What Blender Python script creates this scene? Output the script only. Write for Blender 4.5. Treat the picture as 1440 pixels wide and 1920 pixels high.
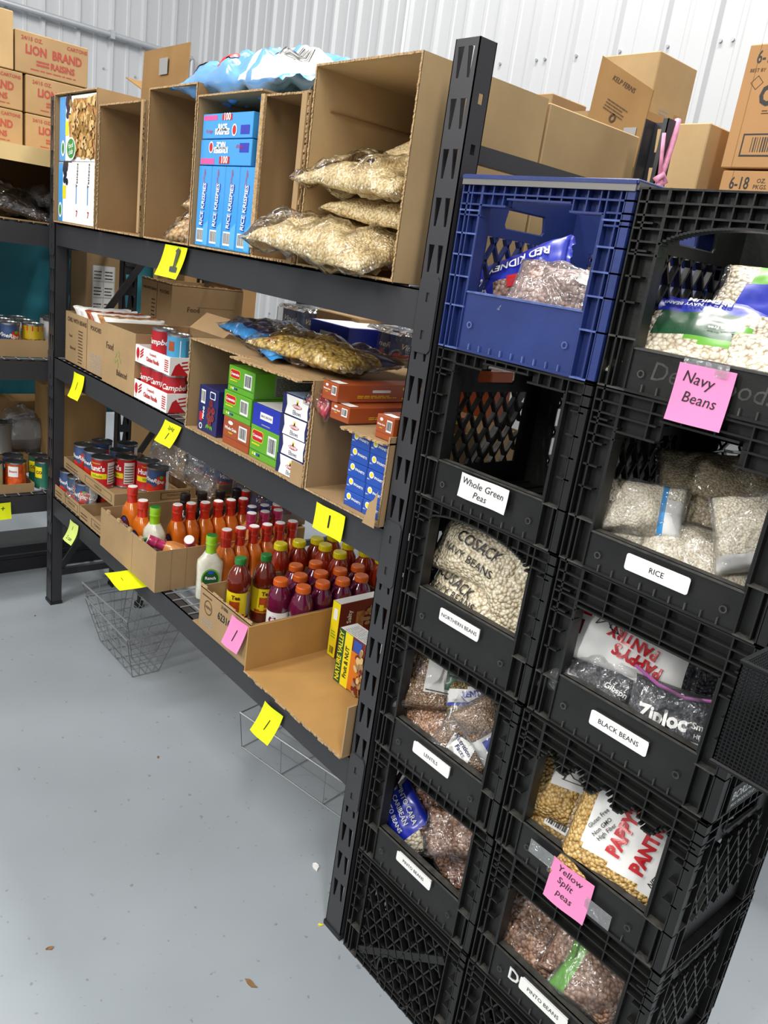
import bpy, math, random
from mathutils import Matrix, Vector, noise, Euler
random.seed(7)
for o in list(bpy.data.objects): bpy.data.objects.remove(o)
SC = bpy.context.scene
COL = SC.collection
PI = math.pi

# ------------------------------------------------------------------ camera
cam_d = bpy.data.cameras.new('camera'); cam = bpy.data.objects.new('camera', cam_d); COL.objects.link(cam)
cam_d.sensor_fit = 'VERTICAL'; cam_d.sensor_height = 36.0; cam_d.lens = 1473.567 / 1920 * 36.0
cam_d.clip_start = 0.05; cam_d.clip_end = 60
_r = Vector((0.64158379, 0.7543601, 0.13896431)); _u = Vector((-0.3198335, 0.0984242, 0.94234771)); _f = Vector((-0.69719206, 0.64904046, -0.30441701))
cm = Matrix.Identity(4)
for i in range(3):
    cm[i][0] = _r[i]; cm[i][1] = _u[i]; cm[i][2] = -_f[i]
cm[0][3], cm[1][3], cm[2][3] = 2.95724, -0.99059, 1.47938
cam.matrix_world = cm
SC.camera = cam
# ------------------------------------------------------------------ light
w = bpy.data.worlds.new('world'); SC.world = w; w.use_nodes = True
w.node_tree.nodes['Background'].inputs[0].default_value = (0.97, 0.98, 1.0, 1)
w.node_tree.nodes['Background'].inputs[1].default_value = 0.34
def lamp(name, loc, target, sx, sy, power, col=(1, .97, .93)):
    d = bpy.data.lights.new(name, 'AREA'); d.shape = 'RECTANGLE'; d.size = sx; d.size_y = sy; d.energy = power; d.color = col
    o = bpy.data.objects.new(name, d); COL.objects.link(o); o.location = loc
    o.rotation_euler = (Vector(target) - Vector(loc)).to_track_quat('-Z', 'Y').to_euler()
lamp('ceiling_tube_light_aisle', (0.6, -2.0, 4.4), (0.6, -1.4, 0), 0.4, 2.4, 75)
lamp('ceiling_tube_light_near', (4.4, -1.6, 4.4), (3.2, -0.6, 0.6), 0.4, 2.4, 90)
lamp('ceiling_tube_light_front', (2.6, -5.4, 4.3), (1.6, 0, 0.9), 0.4, 2.4, 165, (1, .98, .95))
lamp('ceiling_tube_light_front_left', (-1.4, -5.0, 4.3), (-0.6, 0, 1.2), 0.4, 2.4, 150, (1, .98, .95))
lamp('ceiling_tube_light_back', (1.0, 1.1, 5.0), (1.0, 0.6, 0), 2.4, 0.4, 195)
SC.view_settings.view_transform = 'Standard'; SC.view_settings.look = 'None'
SC.view_settings.exposure = 0.03; SC.view_settings.gamma = 1.0; SC.view_settings.use_curve_mapping = False

# ------------------------------------------------------------------ materials
def lin(h):
    h = h.lstrip('#'); c = [int(h[i:i+2], 16) / 255 for i in (0, 2, 4)]
    return tuple((x / 12.92 if x <= .04045 else ((x + .055) / 1.055) ** 2.4) for x in c) + (1,)
MC = {}
def mat(name, col, rough=.6, metal=0., coat=0., spec=.5, var=0., vscale=8., bump=0., bscale=60., bstretch=(1, 1, 1), trans=0., alpha=1.):
    if name in MC: return MC[name]
    m = bpy.data.materials.new(name); m.use_nodes = True; nt = m.node_tree; b = nt.nodes['Principled BSDF']
    b.inputs['Base Color'].default_value = lin(col); b.inputs['Roughness'].default_value = rough
    b.inputs['Metallic'].default_value = metal; b.inputs['Coat Weight'].default_value = coat; b.inputs['Coat Roughness'].default_value = .12
    b.inputs['Specular IOR Level'].default_value = spec; b.inputs['Transmission Weight'].default_value = trans; b.inputs['Alpha'].default_value = alpha
    tc = nt.nodes.new('ShaderNodeTexCoord')
    if var > 0:
        n = nt.nodes.new('ShaderNodeTexNoise'); n.inputs['Scale'].default_value = vscale; n.inputs['Detail'].default_value = 6
        nt.links.new(tc.outputs['Object'], n.inputs['Vector'])
        r = nt.nodes.new('ShaderNodeValToRGB'); c = lin(col)
        r.color_ramp.elements[0].position = .3; r.color_ramp.elements[1].position = .7
        r.color_ramp.elements[0].color = tuple(x * (1 - var) for x in c[:3]) + (1,)
        r.color_ramp.elements[1].color = tuple(min(1, x * (1 + var)) for x in c[:3]) + (1,)
        nt.links.new(n.outputs['Fac'], r.inputs['Fac']); nt.links.new(r.outputs['Color'], b.inputs['Base Color'])
    if bump > 0:
        n = nt.nodes.new('ShaderNodeTexNoise'); n.inputs['Scale'].default_value = bscale; n.inputs['Detail'].default_value = 4
        mp = nt.nodes.new('ShaderNodeMapping'); mp.inputs['Scale'].default_value = bstretch
        nt.links.new(tc.outputs['Object'], mp.inputs['Vector']); nt.links.new(mp.outputs['Vector'], n.inputs['Vector'])
        bp = nt.nodes.new('ShaderNodeBump'); bp.inputs['Strength'].default_value = bump; bp.inputs['Distance'].default_value = .004
        nt.links.new(n.outputs['Fac'], bp.inputs['Height']); nt.links.new(bp.outputs['Normal'], b.inputs['Normal'])
    MC[name] = m; return m
def grain(name, c1, c2, scale, stretch=(1, 1, 1), depth=.006, coat=.45, mode='F1', rough=.45, gap_shade=None):
    """dry goods seen through their bag: rounded grains from Voronoi cells, glossy film coat with its own wrinkles"""
    if name in MC: return MC[name]
    m = bpy.data.materials.new(name); m.use_nodes = True; nt = m.node_tree; b = nt.nodes['Principled BSDF']; N = nt.nodes.new; Lk = nt.links.new
    tc = N('ShaderNodeTexCoord'); wp = N('ShaderNodeTexNoise'); wp.inputs['Scale'].default_value = scale * .22
    Lk(tc.outputs['Object'], wp.inputs['Vector'])
    mx = N('ShaderNodeVectorMath'); mx.operation = 'MULTIPLY_ADD'; mx.inputs[1].default_value = (.9 / scale,) * 3
    Lk(wp.outputs['Color'], mx.inputs[0]); Lk(tc.outputs['Object'], mx.inputs[2])
    mp = N('ShaderNodeMapping'); mp.inputs['Scale'].default_value = stretch; mp.inputs['Rotation'].default_value = (.4, .5, .7); Lk(mx.outputs[0], mp.inputs['Vector'])
    v = N('ShaderNodeTexVoronoi'); v.inputs['Scale'].default_value = scale; v.inputs['Randomness'].default_value = .85; Lk(mp.outputs['Vector'], v.inputs['Vector'])
    r = N('ShaderNodeValToRGB'); r.color_ramp.elements[0].color = lin(c1); r.color_ramp.elements[1].color = lin(c2)
    sp = N('ShaderNodeSeparateColor'); Lk(v.outputs['Color'], sp.inputs[0]); Lk(sp.outputs[0], r.inputs['Fac'])
    g = N('ShaderNodeValToRGB'); g.color_ramp.elements[0].position = .45; g.color_ramp.elements[1].position = .72
    g.color_ramp.elements[0].color = (1, 1, 1, 1); k = .52 if gap_shade is None else gap_shade; g.color_ramp.elements[1].color = (k, k * .9, k * .8, 1)  # shade in the gaps between grains, painted into their base colour
    Lk(v.outputs['Distance'], g.inputs['Fac'])
    mu = N('ShaderNodeMix'); mu.data_type = 'RGBA'; mu.blend_type = 'MULTIPLY'; mu.inputs[0].default_value = 1
    Lk(r.outputs['Color'], mu.inputs[6]); Lk(g.outputs['Color'], mu.inputs[7]); Lk(mu.outputs[2], b.inputs['Base Color'])
    sq = N('ShaderNodeMath'); sq.operation = 'POWER'; sq.inputs[1].default_value = 2; Lk(v.outputs['Distance'], sq.inputs[0])
    ng = N('ShaderNodeMath'); ng.operation = 'MULTIPLY'; ng.inputs[1].default_value = -1; Lk(sq.outputs[0], ng.inputs[0])
    bp = N('ShaderNodeBump'); bp.inputs['Strength'].default_value = 1.; bp.inputs['Distance'].default_value = depth; Lk(ng.outputs[0], bp.inputs['Height']); Lk(bp.outputs['Normal'], b.inputs['Normal'])
    wn = N('ShaderNodeTexNoise'); wn.inputs['Scale'].default_value = 16; wn.inputs['Detail'].default_value = 5; wn.inputs['Distortion'].default_value = 1.4; Lk(tc.outputs['Object'], wn.inputs['Vector'])
    b2 = N('ShaderNodeBump'); b2.inputs['Strength'].default_value = .9; b2.inputs['Distance'].default_value = .012; Lk(wn.outputs['Fac'], b2.inputs['Height']); Lk(b2.outputs['Normal'], b.inputs['Coat Normal'])
    b.inputs['Roughness'].default_value = rough; b.inputs['Coat Weight'].default_value = coat; b.inputs['Coat Roughness'].default_value = .13
    MC[name] = m; return m
def film(name, tint='#ffffff', gloss=.07, haze=.0, scale=20.):
    """thin clear plastic: mostly see-through, bright wrinkle streaks by reflection"""
    if name in MC: return MC[name]
    m = bpy.data.materials.new(name); m.use_nodes = True; nt = m.node_tree; N = nt.nodes.new; Lk = nt.links.new
    for n in list(nt.nodes): nt.nodes.remove(n)
    out = N('ShaderNodeOutputMaterial'); tr = N('ShaderNodeBsdfTransparent'); tr.inputs[0].default_value = lin(tint)
    gl = N('ShaderNodeBsdfGlossy'); gl.inputs['Roughness'].default_value = .09; df = N('ShaderNodeBsdfDiffuse'); df.inputs[0].default_value = lin('#e8ecef')
    tc = N('ShaderNodeTexCoord'); n = N('ShaderNodeTexNoise'); n.inputs['Scale'].default_value = scale; n.inputs['Detail'].default_value = 3; n.inputs['Distortion'].default_value = 1.2
    Lk(tc.outputs['Object'], n.inputs['Vector']); bp = N('ShaderNodeBump'); bp.inputs['Strength'].default_value = 1.; bp.inputs['Distance'].default_value = .022
    Lk(n.outputs['Fac'], bp.inputs['Height']); Lk(bp.outputs['Normal'], gl.inputs['Normal'])
    fr = N('ShaderNodeFresnel'); fr.inputs[0].default_value = 1.3
    ad = N('ShaderNodeMath'); ad.operation = 'MULTIPLY_ADD'; ad.use_clamp = True; ad.inputs[1].default_value = .8; ad.inputs[2].default_value = gloss; Lk(fr.outputs[0], ad.inputs[0])
    m1 = N('ShaderNodeMixShader'); Lk(ad.outputs[0], m1.inputs[0]); Lk(tr.outputs[0], m1.inputs[1]); Lk(gl.outputs[0], m1.inputs[2])
    m2 = N('ShaderNodeMixShader'); m2.inputs[0].default_value = haze; Lk(m1.outputs[0], m2.inputs[1]); Lk(df.outputs[0], m2.inputs[2]); Lk(m2.outputs[0], out.inputs[0])
    MC[name] = m; return m
def cardm(name, col, ax=0, dark=.10):
    """corrugated board: faint flute lines plus mottled fibre"""
    if name in MC: return MC[name]
    m = mat(name, col, .85, var=dark, vscale=7, spec=.2); nt = m.node_tree; N = nt.nodes.new; b = nt.nodes['Principled BSDF']
    tc = N('ShaderNodeTexCoord'); wv = N('ShaderNodeTexWave'); wv.bands_direction = 'XYZ'[ax]; wv.inputs['Scale'].default_value = 42; wv.inputs['Distortion'].default_value = .3
    nt.links.new(tc.outputs['Object'], wv.inputs['Vector']); bp = N('ShaderNodeBump'); bp.inputs['Strength'].default_value = .22; bp.inputs['Distance'].default_value = .001
    nt.links.new(wv.outputs['Fac'], bp.inputs['Height']); nt.links.new(bp.outputs['Normal'], b.inputs['Normal'])
    return m
KRAFT = cardm('kraft_board', '#a58964'); KIN = cardm('kraft_board_inside', '#9b7d57', 0); KLT = cardm('pale_kraft_board', '#b89c72'); KEDGE = mat('torn_board_edge', '#b99a70', .95, var=.3, vscale=120, bump=.8, bscale=300)
KDK = cardm('dull_kraft_board', '#97764c'); KYEL = cardm('yellow_kraft_board', '#d8bc86')
STEEL = mat('charcoal_powder_coat', '#343437', .42, spec=.45, var=.10, vscale=5, bump=.05, bscale=500)
WIRE = mat('zinc_wire', '#a9abad', .35, .4); CHROME = mat('dark_wire', '#8d9092', .35, .35)
BLK = mat('black_crate_plastic', '#171716', .42, spec=.4, var=.35, vscale=14, bump=.25, bscale=40)
BLKW = mat('worn_black_plastic_edge', '#3c3b37', .6, var=.5, vscale=60)
NAVY = mat('navy_crate_plastic', '#21326c', .42, spec=.5, var=.18, vscale=9, bump=.15, bscale=35)
NAVYW = mat('worn_navy_plastic_edge', '#4d609a', .6, var=.35, vscale=60)
WHITE = mat('white_print', '#f2f2ee', .5); PAPER = mat('white_paper', '#e9e9e6', .6, var=.03); INK = mat('black_ink', '#18181a', .5)
YNOTE = mat('fluorescent_yellow_paper', '#eef80a', .6); PNOTE = mat('pink_paper', '#f08cc0', .6, var=.04, vscale=12)
RED = mat('red_print', '#c01722', .45, coat=.2); DKRED = mat('brown_red_print', '#a5443a', .8); BROWNINK = mat('brown_ink', '#4e3b28', .8)
GREENP = mat('lime_print', '#60a828', .4, coat=.3); DGREEN = mat('dark_green_print', '#11502c', .4, coat=.2)
CBLUE = mat('cereal_blue_print', '#3d9be0', .38, coat=.35); DBLUE = mat('royal_blue_print', '#1d2fb0', .38, coat=.35); NBLUE = mat('navy_print', '#1c1f5c', .38, coat=.3)
SBLUE = mat('pasta_blue_print', '#1f4fae', .4, coat=.3); ORNG = mat('rust_orange_print', '#a04a20', .42, coat=.3); YEL = mat('yellow_print', '#f0dc1e', .42, coat=.2)
GREY = mat('grey_print', '#9b9b9b', .5); MAROON = mat('maroon_print', '#6d1f1b', .42, coat=.2); PINKP = mat('pink_print', '#e0559a', .4); TAN = mat('granola_print', '#a87440', .6, var=.5, vscale=70)
CLEAR = film('clear_film'); CLEARH = film('hazy_film', haze=.05, gloss=.08); TAPE = film('clear_tape', gloss=.12, haze=.12, scale=40)
CANM = mat('can_metal', '#a9abad', .28, .9); CANL = mat('dark_can_lid', '#4b4e52', .3, .8)

# ------------------------------------------------------------------ mesh building
_tc = {}
def textgeo(s, bold=0., shear=0., align='CENTER'):
    k = (s, bold, shear, align)
    if k not in _tc:
        c = bpy.data.curves.new('t', 'FONT'); c.body = s; c.align_x = align; c.align_y = 'CENTER'; c.offset = bold; c.shear = shear; c.resolution_u = 2
        o = bpy.data.objects.new('t', c); me = bpy.data.meshes.new_from_object(o)
        vs = [v.co.copy() for v in me.vertices]; fs = [tuple(p.vertices) for p in me.polygons]
        bpy.data.objects.remove(o); bpy.data.curves.remove(c); bpy.data.meshes.remove(me)
        _tc[k] = (vs, fs)
    return _tc[k]
def plategeo(polys, th):
    """flat plate with holes: first polygon is the outline, the rest are holes; returns geometry in XY, thickness centred on z=0"""
    c = bpy.data.curves.new('p', 'CURVE'); c.dimensions = '2D'; c.fill_mode = 'BOTH'; c.extrude = th / 2
    for P in polys:
        s = c.splines.new('POLY'); s.points.add(len(P) - 1); s.use_cyclic_u = True
        for i, q in enumerate(P): s.points[i].co = (q[0], q[1], 0, 1)
    o = bpy.data.objects.new('p', c); me = bpy.data.meshes.new_from_object(o)
    vs = [v.co.copy() for v in me.vertices]; fs = [tuple(p.vertices) for p in me.polygons]
    bpy.data.objects.remove(o); bpy.data.curves.remove(c); bpy.data.meshes.remove(me)
    return vs, fs
def frame(o, x, y, z=None):
    x = Vector(x); y = Vector(y); z = x.cross(y); M = Matrix.Identity(4)
    for i in range(3): M[i][0] = x[i]; M[i][1] = y[i]; M[i][2] = z[i]; M[i][3] = o[i]
    return M
def FF(x, y, z): return frame((x, y, z), (1, 0, 0), (0, 0, 1))     # faces -Y
def FR(x, y, z): return frame((x, y, z), (0, 1, 0), (0, 0, 1))     # faces +X
def FT(x, y, z): return frame((x, y, z), (1, 0, 0), (0, 1, 0))     # faces up
def FT2(x, y, z): return frame((x, y, z), (0, 1, 0), (-1, 0, 0))   # faces up, reads from +X side
def T(x, y, z): return Matrix.Translation((x, y, z))
def RZ(a): return Matrix.Rotation(math.radians(a), 4, 'Z')
def RX(a): return Matrix.Rotation(math.radians(a), 4, 'X')
def RY(a): return Matrix.Rotation(math.radians(a), 4, 'Y')
I4 = Matrix.Identity(4)
class MB:
    def __init__(s): s.v = []; s.f = []; s.m = []; s.mats = []
    def mi(s, m):
        if m not in s.mats: s.mats.append(m)
        return s.mats.index(m)
    def add(s, vs, fs, m, M=I4):
        b = len(s.v); k = s.mi(m) if not isinstance(m, list) else None
        s.v += [M @ Vector(v) for v in vs]
        for i, f in enumerate(fs):
            s.f.append(tuple(b + j for j in f)); s.m.append(k if k is not None else s.mi(m[i]))
    def box(s, x0, x1, y0, y1, z0, z1, m, M=I4):
        v = [(x, y, z) for z in (z0, z1) for y in (y0, y1) for x in (x0, x1)]
        s.add(v, [(0, 2, 3, 1), (4, 5, 7, 6), (0, 1, 5, 4), (2, 6, 7, 3), (0, 4, 6, 2), (1, 3, 7, 5)], m, M)
    def cbox(s, x0, x1, y0, y1, z0, z1, m, b=.002, M=I4, faces=None):
        """chamfered box; faces = dict of material per side: L R F B D U"""
        fm = faces or {}; X = (x0, x1); Y = (y0, y1); Z = (z0, z1); vs = []; idx = {}
        for i in (0, 1):
            for j in (0, 1):
                for k in (0, 1):
                    sx, sy, sz = (1, -1)[i] * b, (1, -1)[j] * b, (1, -1)[k] * b
                    for a, q in enumerate(((X[i], Y[j] + sy, Z[k] + sz), (X[i] + sx, Y[j], Z[k] + sz), (X[i] + sx, Y[j] + sy, Z[k]))):
                        idx[(i, j, k, a)] = len(vs); vs.append(q)
        g = lambda i, j, k, a: idx[(i, j, k, a)]
        F = []; Ms = []
        def q(ids, mm): F.append(ids); Ms.append(mm)
        q((g(0,0,0,0), g(0,0,1,0), g(0,1,1,0), g(0,1,0,0)), fm.get('L', m)); q((g(1,0,0,0), g(1,1,0,0), g(1,1,1,0), g(1,0,1,0)), fm.get('R', m))
        q((g(0,0,0,1), g(1,0,0,1), g(1,0,1,1), g(0,0,1,1)), fm.get('F', m)); q((g(0,1,0,1), g(0,1,1,1), g(1,1,1,1), g(1,1,0,1)), fm.get('B', m))
        q((g(0,0,0,2), g(0,1,0,2), g(1,1,0,2), g(1,0,0,2)), fm.get('D', m)); q((g(0,0,1,2), g(1,0,1,2), g(1,1,1,2), g(0,1,1,2)), fm.get('U', m))
        for i in (0, 1):
            for j in (0, 1): q((g(i,j,0,0), g(i,j,0,1), g(i,j,1,1), g(i,j,1,0)), m)
            for k in (0, 1): q((g(i,0,k,0), g(i,0,k,2), g(i,1,k,2), g(i,1,k,0)), m)
        for j in (0, 1):
            for k in (0, 1): q((g(0,j,k,1), g(0,j,k,2), g(1,j,k,2), g(1,j,k,1)), m)
        for i in (0, 1):
            for j in (0, 1):
                for k in (0, 1): q((g(i,j,k,0), g(i,j,k,1), g(i,j,k,2)), m)
        s.add(vs, F, Ms, M)
    def quad(s, pts, m, M=I4): s.add(pts, [tuple(range(len(pts)))], m, M)
    def rect(s, M, x0, y0, x1, y1, m, off=.0004): s.quad([(x0, y0, off), (x1, y0, off), (x1, y1, off), (x0, y1, off)], m, M)
    def rrect(s, M, x0, y0, x1, y1, m, r=.004, off=.0004):
        P = []
        for cx, cy, a0 in ((x1 - r, y0 + r, -90), (x1 - r, y1 - r, 0), (x0 + r, y1 - r, 90), (x0 + r, y0 + r, 180)):
            for k in range(5): a = math.radians(a0 + k * 22.5); P.append((cx + r * math.cos(a), cy + r * math.sin(a), off))
        s.quad(P, m, M)
    def disc(s, M, cx, cy, rx, ry, m, off=.0006, n=20): s.quad([(cx + rx * math.cos(2*PI*k/n), cy + ry * math.sin(2*PI*k/n), off) for k in range(n)], m, M)
    def ring(s, M, cx, cy, r0, r1, m, off=.0006, n=24):
        P = [(cx + r * math.cos(2*PI*k/n), cy + r * math.sin(2*PI*k/n), off) for r in (r0, r1) for k in range(n)]
        s.add(P, [(k, (k+1) % n, n + (k+1) % n, n + k) for k in range(n)], m, M)
    def text(s, M, t, cx, cy, size, m, bold=.0, shear=0., rot=0., off=.0008, sx=1., align='CENTER'):
        vs, fs = textgeo(t, bold, shear, align); ca, sa = math.cos(math.radians(rot)), math.sin(math.radians(rot))
        P = []
        for v in vs:
            x, y = v.x * size * sx, v.y * size; P.append((cx + x * ca - y * sa, cy + x * sa + y * ca, off))
        s.add(P, fs, m, M)
    def bars(s, M, x0, y0, x1, y1, m=None, n=14, off=.0006, bg=True):
        """barcode"""
        m = m or INK
        if bg: s.rect(M, x0, y0, x1, y1, WHITE, off * .6)
        rr = random.Random(int((x0 + y1) * 9999)); x = x0 + (x1 - x0) * .08; w_ = (x1 - x0) * .84 / n
        for k in range(n):
            t = w_ * rr.uniform(.25, .75); s.rect(M, x, y0 + (y1 - y0) * .14, x + t, y1 - (y1 - y0) * .1, m, off); x += w_
    def lines(s, M, x0, y0, x1, y1, n, m, off=.0006, fill=.35, vertical=False, seed=1):
        """small print: rows of uneven dashes"""
        rr = random.Random(seed)
        if vertical: M = M @ frame((x0, y0, 0), (0, 1, 0), (-1, 0, 0)); W, H = y1 - y0, x1 - x0; M = M @ T(0, -H, 0)
        else: M = M @ T(x0, y0, 0); W, H = x1 - x0, y1 - y0
        p = H / n
        for k in range(n):
            x = 0.
            while x < W * rr.uniform(.8, 1.):
                l = min(W - x, rr.uniform(.06, .2) * W); s.rect(M, x, k * p, x + l, k * p + p * fill, m, off); x += l + .025 * W
    def plate(s, polys, th, m, M=I4): vs, fs = plategeo(polys, th); s.add(vs, fs, m, M)
    def tube(s, pts, r, m, M=I4, n=6, cyc=False):
        P = [Vector(p) for p in pts]; k = len(P); vs = []; fs = []
        for i, p in enumerate(P):
            a = P[(i - 1) % k] if (cyc or i > 0) else p; b = P[(i + 1) % k] if (cyc or i < k - 1) else p
            d = (b - a).normalized(); u = d.orthogonal().normalized() if i == 0 else (u - d * u.dot(d)).normalized(); v = d.cross(u)
            for j in range(n): vs.append(p + (u * math.cos(2*PI*j/n) + v * math.sin(2*PI*j/n)) * r)
        for i in range(k if cyc else k - 1):
            for j in range(n): fs.append((i*n + j, i*n + (j+1) % n, ((i+1) % k)*n + (j+1) % n, ((i+1) % k)*n + j))
        if not cyc: fs += [tuple(range(n))[::-1], tuple((k-1)*n + j for j in range(n))]
        s.add(vs, fs, m, M)
    def lathe(s, prof, m, M=I4, n=28, ex=1., ey=1., mats=None, sq=0.):
        vs = []; fs = []; ms = []
        for r, z in prof:
            for j in range(n):
                a = 2*PI*j/n; c, d = math.cos(a), math.sin(a)
                k = 1.
                if sq: k = (abs(c) ** (2+sq*4) + abs(d) ** (2+sq*4)) ** (-1/(2+sq*4))
                vs.append((r*c*ex*k, r*d*ey*k, z))
        for i in range(len(prof) - 1):
            for j in range(n): fs.append((i*n + j, i*n + (j+1) % n, (i+1)*n + (j+1) % n, (i+1)*n + j)); ms.append(mats[i] if mats else m)
        fs.append(tuple(range(n))[::-1]); ms.append(mats[0] if mats else m); fs.append(tuple((len(prof)-1)*n + j for j in range(n))); ms.append(mats[-1] if mats else m)
        s.add(vs, fs, ms, M)
    def cyl(s, a, b, r, m, n=12): s.tube([a, b], r, m, n=n)
    def arc(s, r, a0, a1, z0, z1, m, M=I4, off=.0005, n=10, ex=1., ey=1.):
        r += off; vs = [(r*ex*math.cos(math.radians(a0 + (a1-a0)*k/n)), r*ey*math.sin(math.radians(a0 + (a1-a0)*k/n)), z) for z in (z0, z1) for k in range(n+1)]
        s.add(vs, [(k, k+1, n+2+k, n+1+k) for k in range(n)], m, M)
    def arctext(s, r, a, z, t, size, m, M=I4, bold=0., shear=0., off=.001, sx=1., ex=1., ey=1., rot=0):
        vs, fs = textgeo(t, bold, shear); P = []; ca, sa = math.cos(math.radians(rot)), math.sin(math.radians(rot))
        for v in vs:
            x, y = v.x*size*sx, v.y*size; x, y = x*ca - y*sa, x*sa + y*ca
            th = math.radians(a) + x/r; P.append(((r+off)*ex*math.cos(th), (r+off)*ey*math.sin(th), z + y))
        s.add(P, fs, m, M)
    def arcdisc(s, r, a, z, q, m, M=I4, off=.0008):
        P = []; n = 18
        for k in (0, .34, .67, 1.):
            for j in range(n):
                th = math.radians(a) + q*k*math.cos(2*PI*j/n)/r; P.append(((r + off)*math.cos(th), (r + off)*math.sin(th), z + q*k*math.sin(2*PI*j/n)))
        s.add(P, [(i*n + j, (i+1)*n + j, (i+1)*n + (j+1) % n, i*n + (j+1) % n) for i in range(3) for j in range(n)], m, M)
    def build(s, name, parent=None, M=I4, smooth=False, bevel=0.):
        me = bpy.data.meshes.new(name); me.from_pydata([M @ v for v in s.v], [], s.f)
        for m in s.mats: me.materials.append(m)
        me.polygons.foreach_set('material_index', s.m)
        if smooth: me.polygons.foreach_set('use_smooth', [True] * len(s.f))
        me.update(); o = bpy.data.objects.new(name, me); COL.objects.link(o)
        if smooth == 'auto': autosmooth(o)
        if parent: o.parent = parent
        return o
def autosmooth(o):
    me = o.data; me.polygons.foreach_set('use_smooth', [True] * len(me.polygons))
    try: me.set_sharp_from_angle(angle=math.radians(40))
    except Exception: pass
def tag(o, label=None, cat=None, group=None, kind=None):
    if label: o['label'] = label
    if cat: o['category'] = cat
    if group: o['group'] = group
    if kind: o['kind'] = kind
    return o
def empty(name, loc, label, cat, group=None, rz=0., rot=None):
    o = bpy.data.objects.new(name, None); COL.objects.link(o); o.location = loc; o.empty_display_size = .05
    o.rotation_euler = rot if rot else (0, 0, math.radians(rz)); return tag(o, label, cat, group)
def kids(o): return [c for c in bpy.data.objects if c.parent == o]
def dup(root, loc, label, rz=None, group=None, rot=None):
    r = root.copy(); COL.objects.link(r); r.location = loc; r['label'] = label
    if rz is not None: r.rotation_euler = (0, 0, math.radians(rz))
    if rot is not None: r.rotation_euler = rot
    if group: r['group'] = group
    for ch in kids(root):
        c = ch.copy(); COL.objects.link(c); c.parent = r
        for g in kids(ch):
            d = g.copy(); COL.objects.link(d); d.parent = c
    return r
def struct(name, mb, M=I4): o = mb.build(name, None, M); o['kind'] = 'structure'; return o

# ------------------------------------------------------------------ room
def floor_mat():
    m = mat('sealed_concrete', '#9aa2a8', .33, spec=.5, var=.09, vscale=1.6, bump=.04, bscale=14); nt = m.node_tree; N = nt.nodes.new; b = nt.nodes['Principled BSDF']
    tc = N('ShaderNodeTexCoord'); n = N('ShaderNodeTexNoise'); n.inputs['Scale'].default_value = 45; n.inputs['Detail'].default_value = 2; nt.links.new(tc.outputs['Object'], n.inputs['Vector'])
    r = N('ShaderNodeValToRGB'); r.color_ramp.elements[0].position = .27; r.color_ramp.elements[0].color = (.45, .45, .45, 1); r.color_ramp.elements[1].position = .31; r.color_ramp.elements[1].color = (1, 1, 1, 1)
    nt.links.new(n.outputs['Fac'], r.inputs['Fac']); src = b.inputs['Base Color'].links[0].from_socket
    mu = N('ShaderNodeMix'); mu.data_type = 'RGBA'; mu.blend_type = 'MULTIPLY'; mu.inputs[0].default_value = .6
    nt.links.new(src, mu.inputs[6]); nt.links.new(r.outputs['Color'], mu.inputs[7]); nt.links.new(mu.outputs[2], b.inputs['Base Color']); return m
WX, WY, WH = -3.08, 2.14, 5.2
m_ = MB(); m_.box(WX - .1, 7, -6, WY + .1, -.1, 0, floor_mat()); struct('floor', m_)
WALLM = mat('white_painted_steel_panel', '#b7babd', .42, spec=.4, var=.02, vscale=1.2)
def panel_wall(length, flip=1):
    """ribbed steel sheet: trapezoid ribs every 0.2286 m with a slim minor rib between"""
    p = .2286; prof = []; x = 0.
    while x < length:
        prof += [(x, 0), (x + .012, .019), (x + .032, .019), (x + .044, 0), (x + .118, 0), (x + .124, .004), (x + .142, .004), (x + .148, 0)]; x += p
    prof.append((x, 0)); vs = []
    for a, d in prof: vs += [(a, d, 0), (a, d, WH)]
    return vs, [(2*i, 2*i+2, 2*i+3, 2*i+1) for i in range(len(prof) - 1)]
SCREW = mat('screw_head', '#a7abb0', .4, .6)
mb = MB(); vs, fs = panel_wall(9.8); mb.add(vs, fs, WALLM, frame((WX, WY, 0), (1, 0, 0), (0, -1, 0)) @ Matrix(((1,0,0,0),(0,1,0,0),(0,0,-1,0),(0,0,0,1))))
mb.v = [Vector((v.x, v.y, abs(v.z))) for v in mb.v]
for z in (1.0, 2.45, 3.6):
    for i in range(42):
        x = WX + .06 + i * .2286
        for dx in ((0, .05) if i % 4 == 2 else (0,)): mb.cyl((x + dx, WY, z), (x + dx, WY - .008, z), .007, SCREW, 8)
mb.box(-.79, -.775, WY - .022, WY, 0, WH, WHITE)
struct('wall_back', mb)
mb = MB(); vs, fs = panel_wall(8.1); mb.add([(v[1], -v[0], v[2]) for v in vs], fs, WALLM, T(WX, WY, 0))
for z in (1.0, 2.45, 3.6):
    for i in range(30): mb.cyl((WX, WY - .07 - i * .2286, z), (WX + .008, WY - .07 - i * .2286, z), .007, SCREW, 8)
struct('wall_left', mb)
mb = MB(); mb.box(WX, WX + .03, WY - .03, WY, 0, WH, mat('grey_corner_trim', '#b4b8bd', .4)); struct('trim_1', mb)
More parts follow.
